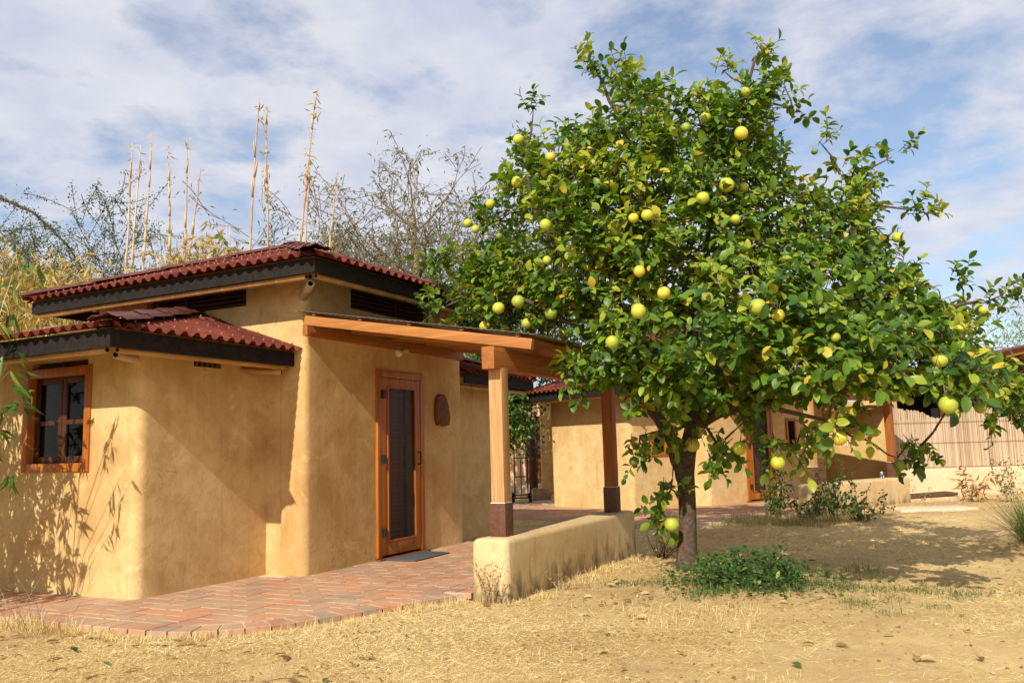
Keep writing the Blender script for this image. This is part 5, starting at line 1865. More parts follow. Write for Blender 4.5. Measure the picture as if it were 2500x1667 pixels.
def build_bamboo():
    random.seed(17)
    # dry clump behind the left roof corner
    def arch(b, top, out):
        return [b, (b[0], b[1], top[2] * 0.6), top, (top[0] + out[0], top[1] + out[1], top[2] - 0.5)]
    cl = []
    for k in range(16):
        x, y = random.uniform(7.8, 9.4), random.uniform(11.6, 14.4)
        cl.append(arch((x, y, 0), (x + random.uniform(-0.4, 0.1), y + random.uniform(-0.4, 0.4), random.uniform(3.4, 4.7)), (random.uniform(-0.6, 0.2), random.uniform(-0.6, 0.6))))
    bamboo_clump('dry_bamboo', 'clump of yellow drying bamboo leaves behind the left roof corner', (8.6, 13.0, 0), cl, 'bamboo_dry', 8500, (0.13, 0.26), 0.48, 0.30, 1.0, 'drying bamboo behind the nearest house')
    cl = []
    for k in range(9):
        x = random.uniform(9.3, 10.4); y = 11.9 - (x - 9.3) * 1.6 + random.uniform(-0.3, 0.3)
        cl.append(arch((x, y, 0), (x, y, random.uniform(4.1, 4.85)), (random.uniform(-0.4, 0.3), random.uniform(-0.5, 0.4))))
    bamboo_clump('dry_bamboo', 'low row of dry bamboo leaves along the top of the roof slope', (9.8, 11.1, 0), cl, 'bamboo_dry', 2600, (0.13, 0.24), 0.62, 0.26, 1.0, 'drying bamboo behind the nearest house')
    cl = []
    for k in range(5):
        cl.append([(10.15, 10.45, 0), (10.1, 10.4, 3.0), (10.0 + random.uniform(-0.25, 0.3), 10.4 + random.uniform(-0.25, 0.3), random.uniform(4.8, 5.15))])
    bamboo_clump('green_bamboo', 'small spray of olive bamboo leaves between the two cane groups', (10.15, 10.45, 0), cl, 'bamboo_green', 190, (0.12, 0.22), 0.72, 0.16, 0.5)
    # green bamboo standing at the left, throwing its shade on the bay wall
    cl = []
    for k in range(14):
        x, y = random.uniform(3.75, 4.35), random.uniform(7.75, 9.3)
        cl.append([(x, y, -0.05), (x + random.uniform(-0.1, 0.1), y + random.uniform(-0.1, 0.1), 1.3), (x + random.uniform(-0.2, 0.2), y + random.uniform(-0.2, 0.15), random.uniform(2.2, 3.2))])
    bamboo_clump('green_bamboo', 'green bamboo at the left edge shading the bay wall and window', (4.05, 8.2, -0.05), cl, 'bamboo_green', 6500, (0.12, 0.21), 0.45, 0.27, 1.1, r=0.010)
    # thin stems whose shadows reach the sunny wall
    cl = [[(4.30, 7.42, -0.05), (4.32, 7.40, 1.2), (4.40, 7.33, 2.2), (4.55, 7.27, 2.9)], [(4.25, 7.55, -0.05), (4.28, 7.52, 1.0), (4.34, 7.42, 1.9)], [(4.20, 7.62, -0.05), (4.20, 7.60, 1.2), (4.24, 7.58, 2.1)]]
    bamboo_clump('green_bamboo', 'thin bamboo stems just outside the left edge with few leaf fans', (4.25, 7.5, -0.05), cl, 'bamboo_green', 120, (0.12, 0.20), 0.5, 0.16, 1.2, r=0.008)
    # leaf sprays hanging into the left of the view
    b0 = np.array([3.95, 7.25, -0.05])
    T = empty('bamboo_sprig', tuple(b0)); tag(T, 'bright bamboo leaf sprays hanging into the left edge of the view', 'bamboo')
    tops = [((4.15, 6.82, 2.62), 9), ((4.15, 6.88, 2.48), 9), ((4.15, 6.75, 2.02), 7), ((4.15, 6.60, 1.98), 6), ((4.15, 6.80, 1.58), 8), ((4.15, 6.86, 2.30), 6)]
    for k, (tp, n) in enumerate(tops):
        tp = np.array(tp)
        mid = b0 * 0.45 + tp * 0.55 + np.array([-0.12, 0.25, 0.35])
        MB().tube([(0, 0, 0), tuple((mid - b0) * 0.5 + np.array([0, 0.1, 0.2])), tuple(mid - b0), tuple(tp - b0)], [0.008, 0.006, 0.004, 0.002], 6).build('stem', M['green_twig'], T, True)
        for q in range(n):
            f = random.uniform(0.0, 0.35)
            p = tp * (1 - f) + mid * f + rng.normal(size=3) * 0.012
            dv = np.array([0.05, -0.12, -0.9]) + rand_unit(1)[0] * 0.5
            sh = leaves_mesh('leaf', 'bamboo', np.array([p - b0]), np.array([dv]), rand_unit(1) + np.array([[-0.7, -0.4, 0.2]]), np.array([random.uniform(0.13, 0.21)]), np.array([random.uniform(0.3, 0.85)]), M['bamboo_green'])
            link('leaf', sh, T)


def leafy_tree(name, label, base, height, centres, leaf, size, mat, per=70, spread=0.34, kind='citrus', bark='bark', group=None):
    T = empty(name, base)
    tag(T, label, 'tree', group)
    mb = MB()
    mb.tube([base, (base[0], base[1], height * 0.3), (base[0], base[1], height * 0.55)], [0.12, 0.09, 0.06], 9)
    nodes = [np.array([base[0], base[1], height * t]) for t in (0.25, 0.35, 0.45, 0.55)]
    connect(nodes, centres, np.array(base), 0.008, mb)
    offset_mb(mb, base)
    mb.build('trunk', M[bark], T, True)
    c = np.repeat(np.array(centres), per, axis=0); m = len(c)
    P = c + rng.normal(size=(m, 3)) * spread * 0.6
    D = rand_unit(m) + np.array([0, 0, -0.35]); N = rand_unit(m) * 0.7 + np.array([-0.5, -0.3, 0.7])
    link('crown', leaves_mesh('crown', kind, P - np.array(base), D, N, rng.uniform(size[0], size[1], m), np.clip(rng.normal(0.38, 0.2, m), 0, 0.85), M[mat]), T, 'stuff')


def build_back_trees():
    random.seed(41)
    # dark citrus between the two houses
    ce = []
    for k in range(110):
        x = random.uniform(15.0, 18.4); y = 0.52 * x + random.uniform(-0.4, 0.8)
        z = random.uniform(1.45, 4.2)
        if z < 2.4 and not (0.49 * x < y < 0.565 * x): continue
        if y < 8.05: continue
        ce.append((x, y, z))
    for k in range(16): ce.append((16.0 + random.uniform(-0.4, 0.4), 8.45 + random.uniform(-0.25, 0.55), random.uniform(1.55, 2.5)))
    leafy_tree('citrus_tree', 'dark green citrus growing in the passage between the two houses', (16.6, 9.15, 0), 4.0, ce, 0, (0.07, 0.12), 'citrus', 75, 0.42)
    ce = [(random.gauss(19.6, 0.8), random.gauss(9.0, 0.7), random.uniform(2.6, 4.6)) for k in range(60)]
    leafy_tree('citrus_tree', 'green citrus crown above the porch roof behind the big fruit tree', (19.8, 9.6, 0), 3.8, ce, 0, (0.07, 0.12), 'citrus', 70, 0.4)
    # pale willow-like tree far right
    ce = []
    for k in range(190):
        ce.append((random.gauss(46, 3.0), random.gauss(-4.8, 2.6), random.uniform(1.5, 6.6)))
    leafy_tree('willow_tree', 'pale feathery tree at the right edge behind the pavilion roof', (46, -4.8, 0), 6.5, ce, 0, (0.12, 0.28), 'willow_leaf', 70, 0.75, 'lance', 'grey_bark')


build_bare_tree(); build_acacias(); build_canes(); build_bamboo(); build_back_trees()


# ------------------------------------------------------------------ yard behind: passage, fence, pavilion
def build_passage():
    Bk = empty('rear_building', (22.5, 10.8, 0))
    tag(Bk, 'shaded building with folding wooden doors at the end of the passage', 'building')
    b = Vector((22.5, 10.8, 0))
    block('wall', 0.0, 0.4, -0.72, 4.5, -0.2, 3.0, M['plaster_pink'], Bk, 0.05, cuts=[(-0.2, 0.25, -0.47, 0.36, 0.26, 2.20)])
    block('side_wall', -1.3, 0.3, -1.15, -0.74, -0.2, 2.9, M['plaster'], Bk, 0.06)
    d = MB(); d.box(0.10, 0.16, -0.47, 0.36, 0.26, 2.20)
    dr = d.build('door', M['dark_wood'], Bk)
    for k in range(3):
        y0 = -0.45 + k * 0.268
        f = MB(); f.box(0.06, 0.098, y0, y0 + 0.05, 0.28, 2.18); f.box(0.06, 0.098, y0 + 0.205, y0 + 0.255, 0.28, 2.18)
        f.box(0.062, 0.098, y0 + 0.05, y0 + 0.205, 0.28, 0.42); f.box(0.062, 0.098, y0 + 0.05, y0 + 0.205, 0.86, 0.98); f.box(0.062, 0.098, y0 + 0.05, y0 + 0.205, 2.08, 2.18)
        f.build('folding_panel', M['dark_wood'], dr)
        MB().box(0.078, 0.084, y0 + 0.05, y0 + 0.205, 0.98, 2.08).build('pane', M['curtain'], dr)
    MB().tube([(0.058, -0.04, 1.33), (0.02, -0.04, 1.33)], [0.03, 0.035], 10).build('knob', M['black_metal'], dr, True, 40)
    MB().box(-0.02, 0.06, -0.58, -0.474, 0.24, 2.25).build('door_jamb', M['white_paint'], Bk)
    MB().box(-0.55, -0.02, -0.70, 1.2, -0.2, 0.22).build('step', M['mortar'], Bk, bevel=0.02)
    # stone by the step
    s = bmesh.new(); bmesh.ops.create_icosphere(s, subdivisions=3, radius=1.0)
    for v in s.verts:
        c = v.co.normalized()
        q = Vector((max(-0.62, min(0.62, c.x)), max(-0.62, min(0.62, c.y)), max(-0.62, min(0.62, c.z))))
        q *= 1.0 + 0.13 * noise.noise(c * 2.1)
        v.co = Vector((q.x * 0.30, q.y * 0.38, q.z * 0.24))
    me = bpy.data.meshes.new('boulder'); s.to_mesh(me); s.free(); me.materials.append(M['stone']); me.shade_smooth(); me.set_sharp_from_angle(angle=0.6)
    o = link('boulder', me); o.location = (19.1, 9.05, 0.12); o.rotation_euler = (0.1, 0.15, 0.5)
    tag(o, 'pale squarish boulder on the ground beside the hand truck', 'stone')
    # hand truck
    H = empty('hand_truck', (17.9, 9.0, 0.0), math.radians(205))
    tag(H, 'black upright two-wheeled hand truck parked in the passage between the houses', 'hand truck')
    fr = MB()
    for y in (-0.15, 0.15):
        fr.tube([(0.02, y, 0.12), (0.0, y, 0.6), (-0.03, y, 1.1), (-0.12, y * 1.05, 1.24), (-0.22, y * 1.1, 1.30)], 0.016, 8)
    for z in (0.2, 0.62, 1.05): fr.tube([(0.0, -0.15, z), (0.0, 0.15, z)], 0.012, 8)
    fr.tube([(0.0, 0, 0.2), (0.0, 0, 1.05)], 0.012, 8)
    fr.tube([(-0.1, -0.2, 0.125), (-0.1, 0.2, 0.125)], 0.012, 8)
    for y in (-0.15, 0.15): fr.tube([(0.01, y, 0.35), (-0.1, y, 0.125)], 0.010, 6)
    fr.build('frame', M['black_metal'], H, True, 40)
    MB().box(0.0, 0.24, -0.18, 0.18, 0.02, 0.032).build('toe_plate', M['black_metal'], H)
    for y in (-0.2, 0.2):
        mb = MB(); n = 20
        prof = [(0.075, -0.03), (0.11, -0.035), (0.128, -0.015), (0.128, 0.015), (0.11, 0.035), (0.075, 0.03)]
        vs = []
        for k in range(n):
            a = 2 * math.pi * k / n
            for (r, d_) in prof: vs.append((-0.1 + r * math.cos(a), y + d_, 0.125 + r * math.sin(a)))
        p = len(prof)
        fs = [(k * p + j, k * p + (j + 1) % p, ((k + 1) % n) * p + (j + 1) % p, ((k + 1) % n) * p + j) for k in range(n) for j in range(p)]
        mb.add(vs, fs)
        wh = mb.build('wheel', M['rubber'], H, True, 50)
        MB().tube([(-0.1, y - 0.02, 0.125), (-0.1, y + 0.02, 0.125)], 0.078, 16).build('rim', M['grey_rim'], wh, True, 40)
        MB().tube([(-0.1, y - 0.04, 0.125), (-0.1, y + 0.04, 0.125)], 0.02, 10).build('hub', M['black_metal'], wh, True, 40)


def build_fence():
    a = Vector((20.58, 1.22, 0.0)); b = Vector((24.2, -5.6, 0.0))
    d = (b - a); L = d.length; d.normalize()
    rz = math.atan2(d.y, d.x)
    W = block('fence_wall', 0, L, -0.12, 0.12, -0.3, 0.60, M['plaster_pink'], None, 0.05, 0.02, 0.008)
    W.location = a; W.rotation_euler = (0, 0, rz)
    tag(W, 'low pale pink plastered wall carrying the reed screen', 'wall')
    F = empty('reed_fence', tuple(a + Vector((0, 0, 0.6))), rz)
    tag(F, 'tan reed screen with wavy top standing on the pale low wall', 'fence')
    mb = MB()
    x = 0.0
    while x < L:
        w = random.uniform(0.009, 0.015)
        top = 1.20 + 0.11 * math.sin(x * 3.6 + 0.4) * (1 if (x % 5) < 4 else 0.6) + 0.02 * math.sin(x * 11) + random.uniform(-0.02, 0.02)
        off = random.uniform(-0.004, 0.004); tl = random.uniform(-0.008, 0.008)
        y = -0.03 + off
        t = random.random()
        mb.hexa([(x, y, 0.004), (x + w, y, 0.004), (x + w / 2, y + 0.016, 0.004)], [(x + tl, y, top), (x + w + tl, y, top), (x + w / 2 + tl, y + 0.016, top)], t)
        mb.t[-5:] = [t] * 5
        x += w * 0.93
    mb.build('reeds', M['reed'], F, tints=True, kind='stuff')
    MB().box(0, L, -0.012, -0.004, 0.004, 1.07).build('backing_mat', M['reed'], F)
    for z in (0.02, 0.55, 1.0):
        MB().tube([(0, -0.050, z), (L, -0.050, z)], 0.004, 6).build('binding_wire', M['dark_wood'], F)
    x = 0.3
    while x < L:
        MB().box(x, x + 0.06, 0.02, 0.07, 0.0, 1.15).build('fence_post', M['soffit'], F)
        x += 1.6
    # boards lying at the end of the far low wall
    m = MB().box(-0.55, 0.55, -0.22, 0.22, 0.0, 0.05)
    o = m.build('plank_cover', M['vent_wood'], bevel=0.006); o.location = (19.2, 0.55, 0.10); o.rotation_euler = (0.02, -0.04, math.radians(-58))
    tag(o, 'dark weathered plank cover lying before the pale wall', 'cover')
    m = MB().box(-0.62, 0.62, -0.28, 0.28, -0.12, 0.0)
    o = m.build('concrete_slab', M['stone'], bevel=0.02); o.location = (19.3, 0.55, 0.10); o.rotation_euler = (0, 0, math.radians(-58))
    tag(o, 'pale block under the dark plank cover by the wall', 'slab')
    o = MB().box(-0.7, 0.7, -0.35, 0.35, -0.1, 0.012).build('paving_slab', M['mortar'], bevel=0.01); o.location = (17.2, 0.45, 0.01); o.rotation_euler = (0, 0, math.radians(-60))
    tag(o, 'flat dusty paving slab half buried in straw by the far low wall', 'slab')


def build_pavilion():
    P = empty('pavilion', (27.8, -2.1, 0), math.radians(-62))
    tag(P, 'open timber pavilion with orange underside roof behind the reed fence', 'pavilion')
    # local x runs along the fence, y away from the camera
    hw, dp = 3.4, 4.0
    zr, ze = 3.72, 3.12
    for x in (-2.5, -0.6, 1.2, 2.5):
        for y in (0.0, dp): MB().box(x - 0.09, x + 0.09, y - 0.09, y + 0.09, -0.2, ze).build('post', M['vent_wood'], P)
    MB().box(-2.8, 2.8, -0.08, 0.08, ze - 0.26, ze - 0.06).build('front_beam', M['bitumen'], P)
    MB().box(-2.8, 2.8, dp - 0.08, dp + 0.08, ze - 0.26, ze - 0.06).build('rear_beam', M['bitumen'], P)
    for s in (-1, 1):
        rp = MB()
        rp.hexa([(0, -0.6, zr), (s * hw, -0.6, ze - 0.15), (s * hw, dp + 0.6, ze - 0.15), (0, dp + 0.6, zr)], [(0, -0.6, zr + 0.04), (s * hw, -0.6, ze - 0.11), (s * hw, dp + 0.6, ze - 0.11), (0, dp + 0.6, zr + 0.04)])
        roof = rp.build('roof', M['pine_x'], P)
        sh = MB()
        sh.hexa([(0, -0.68, zr + 0.05), (s * (hw + 0.05), -0.68, ze - 0.11), (s * (hw + 0.05), dp + 0.65, ze - 0.11), (0, dp + 0.65, zr + 0.05)], [(0, -0.68, zr + 0.09), (s * (hw + 0.05), -0.68, ze - 0.07), (s * (hw + 0.05), dp + 0.65, ze - 0.07), (0, dp + 0.65, zr + 0.09)])
        sh.build('roof_cover', M['hip_cap'], roof)
        for y in (-0.5, 0.4, 1.3, 2.2, 3.1, 4.0):
            MB().beam((0, y, zr - 0.06), (s * (hw - 0.1), y, ze - 0.19), 0.07, 0.12).build('rafter', M['pine_x'], P)
        MB().beam((0.0, -0.02, ze + 0.02), (s * 0.55, -0.02, zr - 0.22), 0.07, 0.07).build('brace', M['pine_x'], P)
    MB().beam((0, -0.55, zr - 0.05), (0, dp + 0.55, zr - 0.05), 0.08, 0.16).build('ridge_beam', M['pine_x'], P)
    MB().box(-2.7, 2.7, dp - 0.2, dp - 0.1, -0.2, 2.86).build('rear_shade_sheet', M['dark_void'], P)  # dark sheet standing for the shaded interior
    MB().box(-2.6, 2.6, 0.5, 0.56, -0.2, 2.1).build('front_screen', M['bitumen'], P)
    MB().box(-0.55, 1.3, 0.42, 0.48, 2.38, 2.46).build('shelf_rail', M['white_paint'], P)
    MB().box(1.35, 2.3, 0.40, 0.46, 1.5, 2.5).build('cabinet', M['pine'], P)


build_passage(); build_fence(); build_pavilion()


# ------------------------------------------------------------------ weeds, shrubs, grass
def shrub(name, label, base, height, stems, leaves, size, mat, kind='small', lean=0.25, stem_mat='green_twig', group=None, cat='shrub', tint=0.5, jit=0.03):
    T = empty(name, base); tag(T, label, cat, group)
    mb = MB(); tips = []
    for k in range(stems):
        a = random.uniform(0, 6.28); L = height * random.uniform(0.55, 1.0)
        d = Vector((math.cos(a) * lean * random.random() * 2, math.sin(a) * lean * random.random() * 2, 1)).normalized()
        p = Vector((math.cos(a) * 0.05, math.sin(a) * 0.05, -0.03)); pts = [p]
        for j in range(7):
            d = (d + Vector(rand_unit(1)[0]) * 0.16).normalized()
            p = p + d * L / 7; pts.append(p)
            if j > 0:
                tips.append(p)
                if random.random() < 0.8:
                    q = p; e = (d * 0.5 + Vector(rand_unit(1)[0])).normalized(); sub = [q]
                    for _ in range(3): q = q + e * L * 0.07; sub.append(q); tips.append(q); e = (e + Vector(rand_unit(1)[0]) * 0.3).normalized()
                    mb.tube(sub, [0.003, 0.0025, 0.002, 0.0015], 3, False)
        mb.tube(pts, [0.006 * (1 - 0.7 * j / 7) for j in range(8)], 4, False)
    mb.build('stems', M[stem_mat], T, True)
    if leaves:
        per = max(1, leaves // max(1, len(tips)))
        leaf_object('foliage', T, (0, 0, 0), tips, per, kind, size, M[mat], jit, 0.25, 1.0, tint)
    return T


def grass_blades(P, az, tilt, L, wid, bendv, tint, mat, name):
    """curved ribbons: P base, az azimuth, tilt from the vertical"""
    m = len(P)
    d = np.stack([np.cos(az) * np.sin(tilt), np.sin(az) * np.sin(tilt), np.cos(tilt)], 1)
    side = np.stack([-np.sin(az), np.cos(az), np.zeros(m)], 1)
    rs = rng.normal(size=(m, 1)) * 0.5
    side = side + np.cross(side, d) * rs
    side /= np.linalg.norm(side, axis=1, keepdims=True)
    dn = np.array([0, 0, -1.0])
    L = L[:, None]; w = wid[:, None] * 0.5
    p0 = P; p1 = P + d * L * 0.5 + dn * bendv[:, None] * L * 0.12; p2 = P + d * L * 0.95 + dn * bendv[:, None] * L * 0.5
    v = np.stack([p0 - side * w, p0 + side * w, p1 - side * w * 0.85, p1 + side * w * 0.85, p2 - side * w * 0.15, p2 + side * w * 0.15], 1)
    off = (np.arange(m) * 6)[:, None]
    q = np.concatenate([np.array([[0, 1, 3, 2]]) + off, np.array([[2, 3, 5, 4]]) + off])
    return np_mesh(name, v.reshape(-1, 3), [q], np.concatenate([tint, tint]), True, mat)


def free_of_things(x, y):
    """True where straw may lie: outside terraces, walls and houses"""
    ok = np.ones(len(x), bool)
    # nearest terrace outline, its edge ragged with straw
    x = x + (fbm(x * 5, y * 5, 3, 2) - 0.5) * 0.25; y = y - 0.04
    t_edge = np.interp(x, [4.47, 4.49, 4.58, 4.74, 4.98, 5.4, 6.0, 6.6, 6.75], [9.0, 5.30, 5.02, 4.79, 4.60, 4.41, 4.17, 3.94, 3.9])
    ok &= ~((x > 4.47) & (x < 6.75) & (y > t_edge + 0.02))
    ok &= ~((x > 6.62) & (x < 10.5) & (y > 3.49))
    ok &= ~((x > 5.3) & (x < 12.1) & (y > 6.3))
    c, s = math.cos(-RZ2), math.sin(-RZ2)
    lx = (x - HOUSE2[0]) * c - (y - HOUSE2[1]) * s; ly = (x - HOUSE2[0]) * s + (y - HOUSE2[1]) * c
    ok &= ~((lx > -2.2) & (lx < 5.2) & (ly > -2.85) & (ly < 5))
    ok &= ~((lx > 1.2) & (lx < 4.7) & (ly > -3.15))
    return ok


def build_straw():
    def layer(n, xr, yr, size, wid, tmax, name, thin):
        x = rng.uniform(*xr, n); y = rng.uniform(*yr, n)
        ok = free_of_things(x, y)
        ang = np.arctan2(y, x)
        ok &= (ang > -0.16) & (ang < 1.13)
        dens = fbm(x * 0.8, y * 0.8, 31, 4) * 0.75 + fbm(x * 4.5, y * 4.5, 8, 3) * 0.35
        trk = np.interp(x, [4.0, 5.2, 6.3, 7.9, 10.5, 14.0, 20.0], [0.55, 0.35, 0.45, 0.25, -0.25, -0.3, -0.6])
        bare = np.exp(-((y - trk) / (0.42 + 0.02 * x)) ** 2) * 0.75 + np.exp(-(((x - 4.9) / 0.7) ** 2 + ((y - 1.6) / 0.6) ** 2)) * 0.6 + np.exp(-(((x - 7.0) / 0.8) ** 2 + ((y - 2.9) / 0.5) ** 2)) * 0.55
        tw = ((x - 8.6) ** 2 / 6 + (y - 2.0) ** 2 / 3.2) < 1
        keep = np.clip((dens - thin - 0.06) * 4.2, 0.04, 1) * np.where(tw, 0.40, 1) * (1 - bare)
        ok &= rng.random(n) < keep
        x, y = x[ok], y[ok]; m = len(x)
        z = ground_z(x, y) + 0.003
        az = rng.uniform(0, 6.283, m)
        tilt = np.clip(rng.normal(1.42, 0.20, m), 0.4, 1.53)
        L = rng.uniform(*size, m) * (0.7 + 0.6 * rng.random(m))
        tint = np.clip(rng.normal(0.52, 0.30, m) + (fbm(x * 0.6, y * 0.6, 77, 3) - 0.5) * 1.1, 0, 1)
        w = rng.uniform(*wid, m)
        me = grass_blades(np.stack([x, y, z], 1), az, tilt, L, w, rng.uniform(0, 0.12, m), tint, M['straw'], name)
        o = link(name, me)
        return o
    o = layer(420000, (2.6, 9.0), (-1.8, 6.9), (0.02, 0.075), (0.0014, 0.0030), 0, 'dry_grass', 0.36)
    tag(o, 'flattened dry straw covering the near ground', 'grass', kind='stuff')
    o = layer(150000, (8.5, 21.5), (-3.6, 9.5), (0.04, 0.11), (0.0028, 0.0055), 0, 'dry_grass', 0.32)
    tag(o, 'flattened dry straw covering the ground towards the farther house', 'grass', kind='stuff')


def tuft_field(name, label, spots, mat, tint_mu, tint_sd=0.22):
    Ps = []; az = []; ti = []; Ls = []; wd = []; bd = []
    for (x, y, rad, h, n) in spots:
        a = rng.uniform(0, 6.283, n); r = rad * np.sqrt(rng.random(n))
        px, py = x + np.cos(a) * r, y + np.sin(a) * r
        Ps.append(np.stack([px, py, ground_z(px, py)], 1))
        az.append(rng.uniform(0, 6.283, n)); ti.append(np.abs(rng.normal(0.45, 0.50, n)).clip(0, 1.45))
        Ls.append(h * rng.uniform(0.45, 1.1, n)); wd.append(rng.uniform(0.002, 0.0042, n) * (1 + 0.08 * x / 3)); bd.append(rng.uniform(0, 0.8, n))
    m = sum(len(p) for p in Ps)
    me = grass_blades(np.concatenate(Ps), np.concatenate(az), np.concatenate(ti), np.concatenate(Ls), np.concatenate(wd), np.concatenate(bd),
                      np.clip(rng.normal(tint_mu, tint_sd, m), 0, 1), M[mat], name)
    o = link(name, me)
    tag(o, label, 'grass', kind='stuff')


def build_weeds():
    random.seed(91)
    build_straw()
    sp = []
    # fringe along the terrace edge
    for (x0, y0, x1, y1, n) in ((4.42, 8.6, 4.42, 5.3, 70), (4.42, 5.3, 5.0, 4.55, 26), (5.0, 4.55, 6.6, 3.9, 34), (6.6, 3.44, 9.9, 3.40, 46)):
        for k in range(n):
            t = random.random()
            x, y = x0 + (x1 - x0) * t + random.uniform(-0.12, 0.03), y0 + (y1 - y0) * t - random.uniform(-0.03, 0.18)
            big = 1.9 if (y > 5.9 and x < 4.6) else 1.0
            sp.append((x, y, 0.07, random.uniform(0.05, 0.12) * big, random.randint(14, 40)))
    for k in range(40):
        x, y = random.uniform(3.3, 12), random.uniform(-1.5, 4.4)
        sp.append((x, y, random.uniform(0.05, 0.2), random.uniform(0.04, 0.11), random.randint(10, 30)))
    for k in range(12): sp.append((6.55 + random.uniform(-0.45, 0.45), 1.85 + random.uniform(-0.55, 0.55), 0.22, random.uniform(0.06, 0.15), 26))
    arr = np.array([(s[0], s[1]) for s in sp]); okk = free_of_things(arr[:, 0], arr[:, 1])
    sp = [s for s, o in zip(sp, okk) if o]
    tuft_field('dry_tufts', 'short dry grass tufts along the terrace edge and over the yard', sp, 'straw', 0.55)
    sp = []
    for k in range(40): sp.append((8.35 + random.gauss(0, 0.45), 1.85 + random.gauss(0, 0.5), 0.18, random.uniform(0.07, 0.20), 75))
    for k in range(34): sp.append((8.2 + random.gauss(0, 0.25), 1.9 - abs(random.gauss(0, 1.5)), 0.14, random.uniform(0.04, 0.10), 55))
    for k in range(16): sp.append((7.9 + random.gauss(0, 0.2), 2.9 + random.gauss(0, 0.35), 0.14, random.uniform(0.03, 0.07), 40))
    for k in range(8): sp.append((7.45 + random.gauss(0, 0.2), 0.5 + random.gauss(0, 0.3), 0.12, random.uniform(0.04, 0.09), 50))
    tuft_field('green_grass', 'green grass patch in the shade around the fruit tree trunk', sp, 'green_grass', 0.33)
    sp = []
    for k in range(44): sp.append((11.8 + random.uniform(-1.3, 1.6), 5.0 + random.uniform(-0.8, 0.7), 0.2, random.uniform(0.06, 0.20), 50))
    for k in range(60): sp.append((14.0 + random.uniform(-0.6, 0.5) + (2.6 - (yy := random.uniform(1.6, 4.6))) * -0.35 * 0, yy, 0.2, random.uniform(0.12, 0.34), 55))
    arr = np.array([(s[0], s[1]) for s in sp]); okk = free_of_things(arr[:, 0], arr[:, 1])
    sp = [s for s, o in zip(sp, okk) if o]
    tuft_field('mixed_grass', 'taller brownish grass along the farther terrace', sp, 'green_grass', 0.78, 0.2)
    # broad-leaved weeds below the tree
    P = []; n = 1500
    x = 8.2 + rng.normal(size=n) * 0.30; y = 1.80 + rng.normal(size=n) * 0.33
    h = rng.random(n) ** 1.2 * 0.34 * np.exp(-((x - 8.2) ** 2 / 0.4 + (y - 1.8) ** 2 / 0.5))
    P = np.stack([x, y, ground_z(x, y) + 0.01 + h], 1)
    D = rand_unit(n) * np.array([1, 1, 0.4]); N = rand_unit(n) * 0.5 + np.array([-0.3, -0.2, 1.0])
    o = link('ground_weeds', leaves_mesh('ground_weeds', 'small', P, D, N, rng.uniform(0.03, 0.075, n), np.clip(rng.normal(0.45, 0.25, n), 0, 0.92), M['weed_leaf'], 1.2))
    tag(o, 'low green leafy weeds at the foot of the fruit tree', 'weeds', kind='stuff')
    for i, (x, y, h, lab) in enumerate(((8.35, 1.55, 0.42, 'tallest upright green weed right of the fruit tree trunk'), (7.95, 1.35, 0.30, 'broad green weed at the right end of the weed patch'), (7.85, 1.95, 0.28, 'leafy green weed at the front of the weed patch'), (8.15, 2.0, 0.3, 'green weed close against the fruit tree trunk'))):
        shrub('green_weed', lab, (x, y, float(ground_z(x, y))), h, 5, 160, (0.04, 0.08), 'weed_leaf', 'small', 0.4, group='green weeds under the fruit tree', cat='weed', tint=0.5)
    # shrubs before the far low wall
    G = 'leafy shrubs before the far low wall'
    shrub('leafy_shrub', 'tallest thin leafy shrub at the middle of the far low wall', (14.55, 1.72, 0.0), 1.05, 6, 420, (0.05, 0.10), 'weed_leaf', 'small', 0.22, group=G, tint=0.72)
    shrub('leafy_shrub', 'dark leafy shrub at the left corner of the far low wall', (15.1, 2.75, 0.0), 0.75, 8, 520, (0.05, 0.10), 'weed_leaf', 'small', 0.25, group=G, tint=0.6)
    shrub('leafy_shrub', 'bushy green shrub leaning right before the far low wall', (14.5, 1.35, 0.0), 0.62, 9, 520, (0.05, 0.10), 'weed_leaf', 'small', 0.6, group=G, tint=0.74)
    shrub('leafy_shrub', 'low green shrub between the two taller shrubs', (14.5, 2.15, 0.0), 0.55, 8, 420, (0.05, 0.10), 'weed_leaf', 'small', 0.4, group=G, tint=0.68)
    shrub('dry_shrub', 'dry grey long-leaved plant standing before the pale fence wall', (19.35, -0.35, 0.0), 0.70, 6, 110, (0.12, 0.24), 'dead_leaf', 'lance', 0.5, 'dark_bark', tint=0.35)
    shrub('dry_shrub', 'tall straggly weed near the right edge before the fence wall', (18.9, -0.92, 0.0), 1.0, 7, 420, (0.04, 0.09), 'olive_leaf', 'small', 0.35, 'dry_twig', tint=0.6)
    shrub('dry_shrub', 'small wiry twig beside the plank cover', (18.9, 0.75, 0.0), 0.55, 4, 30, (0.03, 0.06), 'dead_leaf', 'small', 0.5, 'dry_twig')
    shrub('leafy_shrub', 'green tuft of leaves at the right edge below the fence', (18.2, -1.25, 0.0), 0.32, 7, 260, (0.05, 0.10), 'weed_leaf', 'small', 0.6, tint=0.5)
    shrub('dead_twigs', 'dry brush of bare twigs at the front corner of the nearest low wall', (6.55, 3.62, -0.03), 0.46, 9, 60, (0.015, 0.03), 'dead_leaf', 'small', 0.30, 'dry_twig', cat='twigs')
    shrub('dead_twigs', 'small dry weed at the foot of the low wall side', (7.5, 3.38, -0.03), 0.26, 6, 40, (0.012, 0.025), 'dead_leaf', 'small', 0.5, 'dry_twig', cat='twigs')
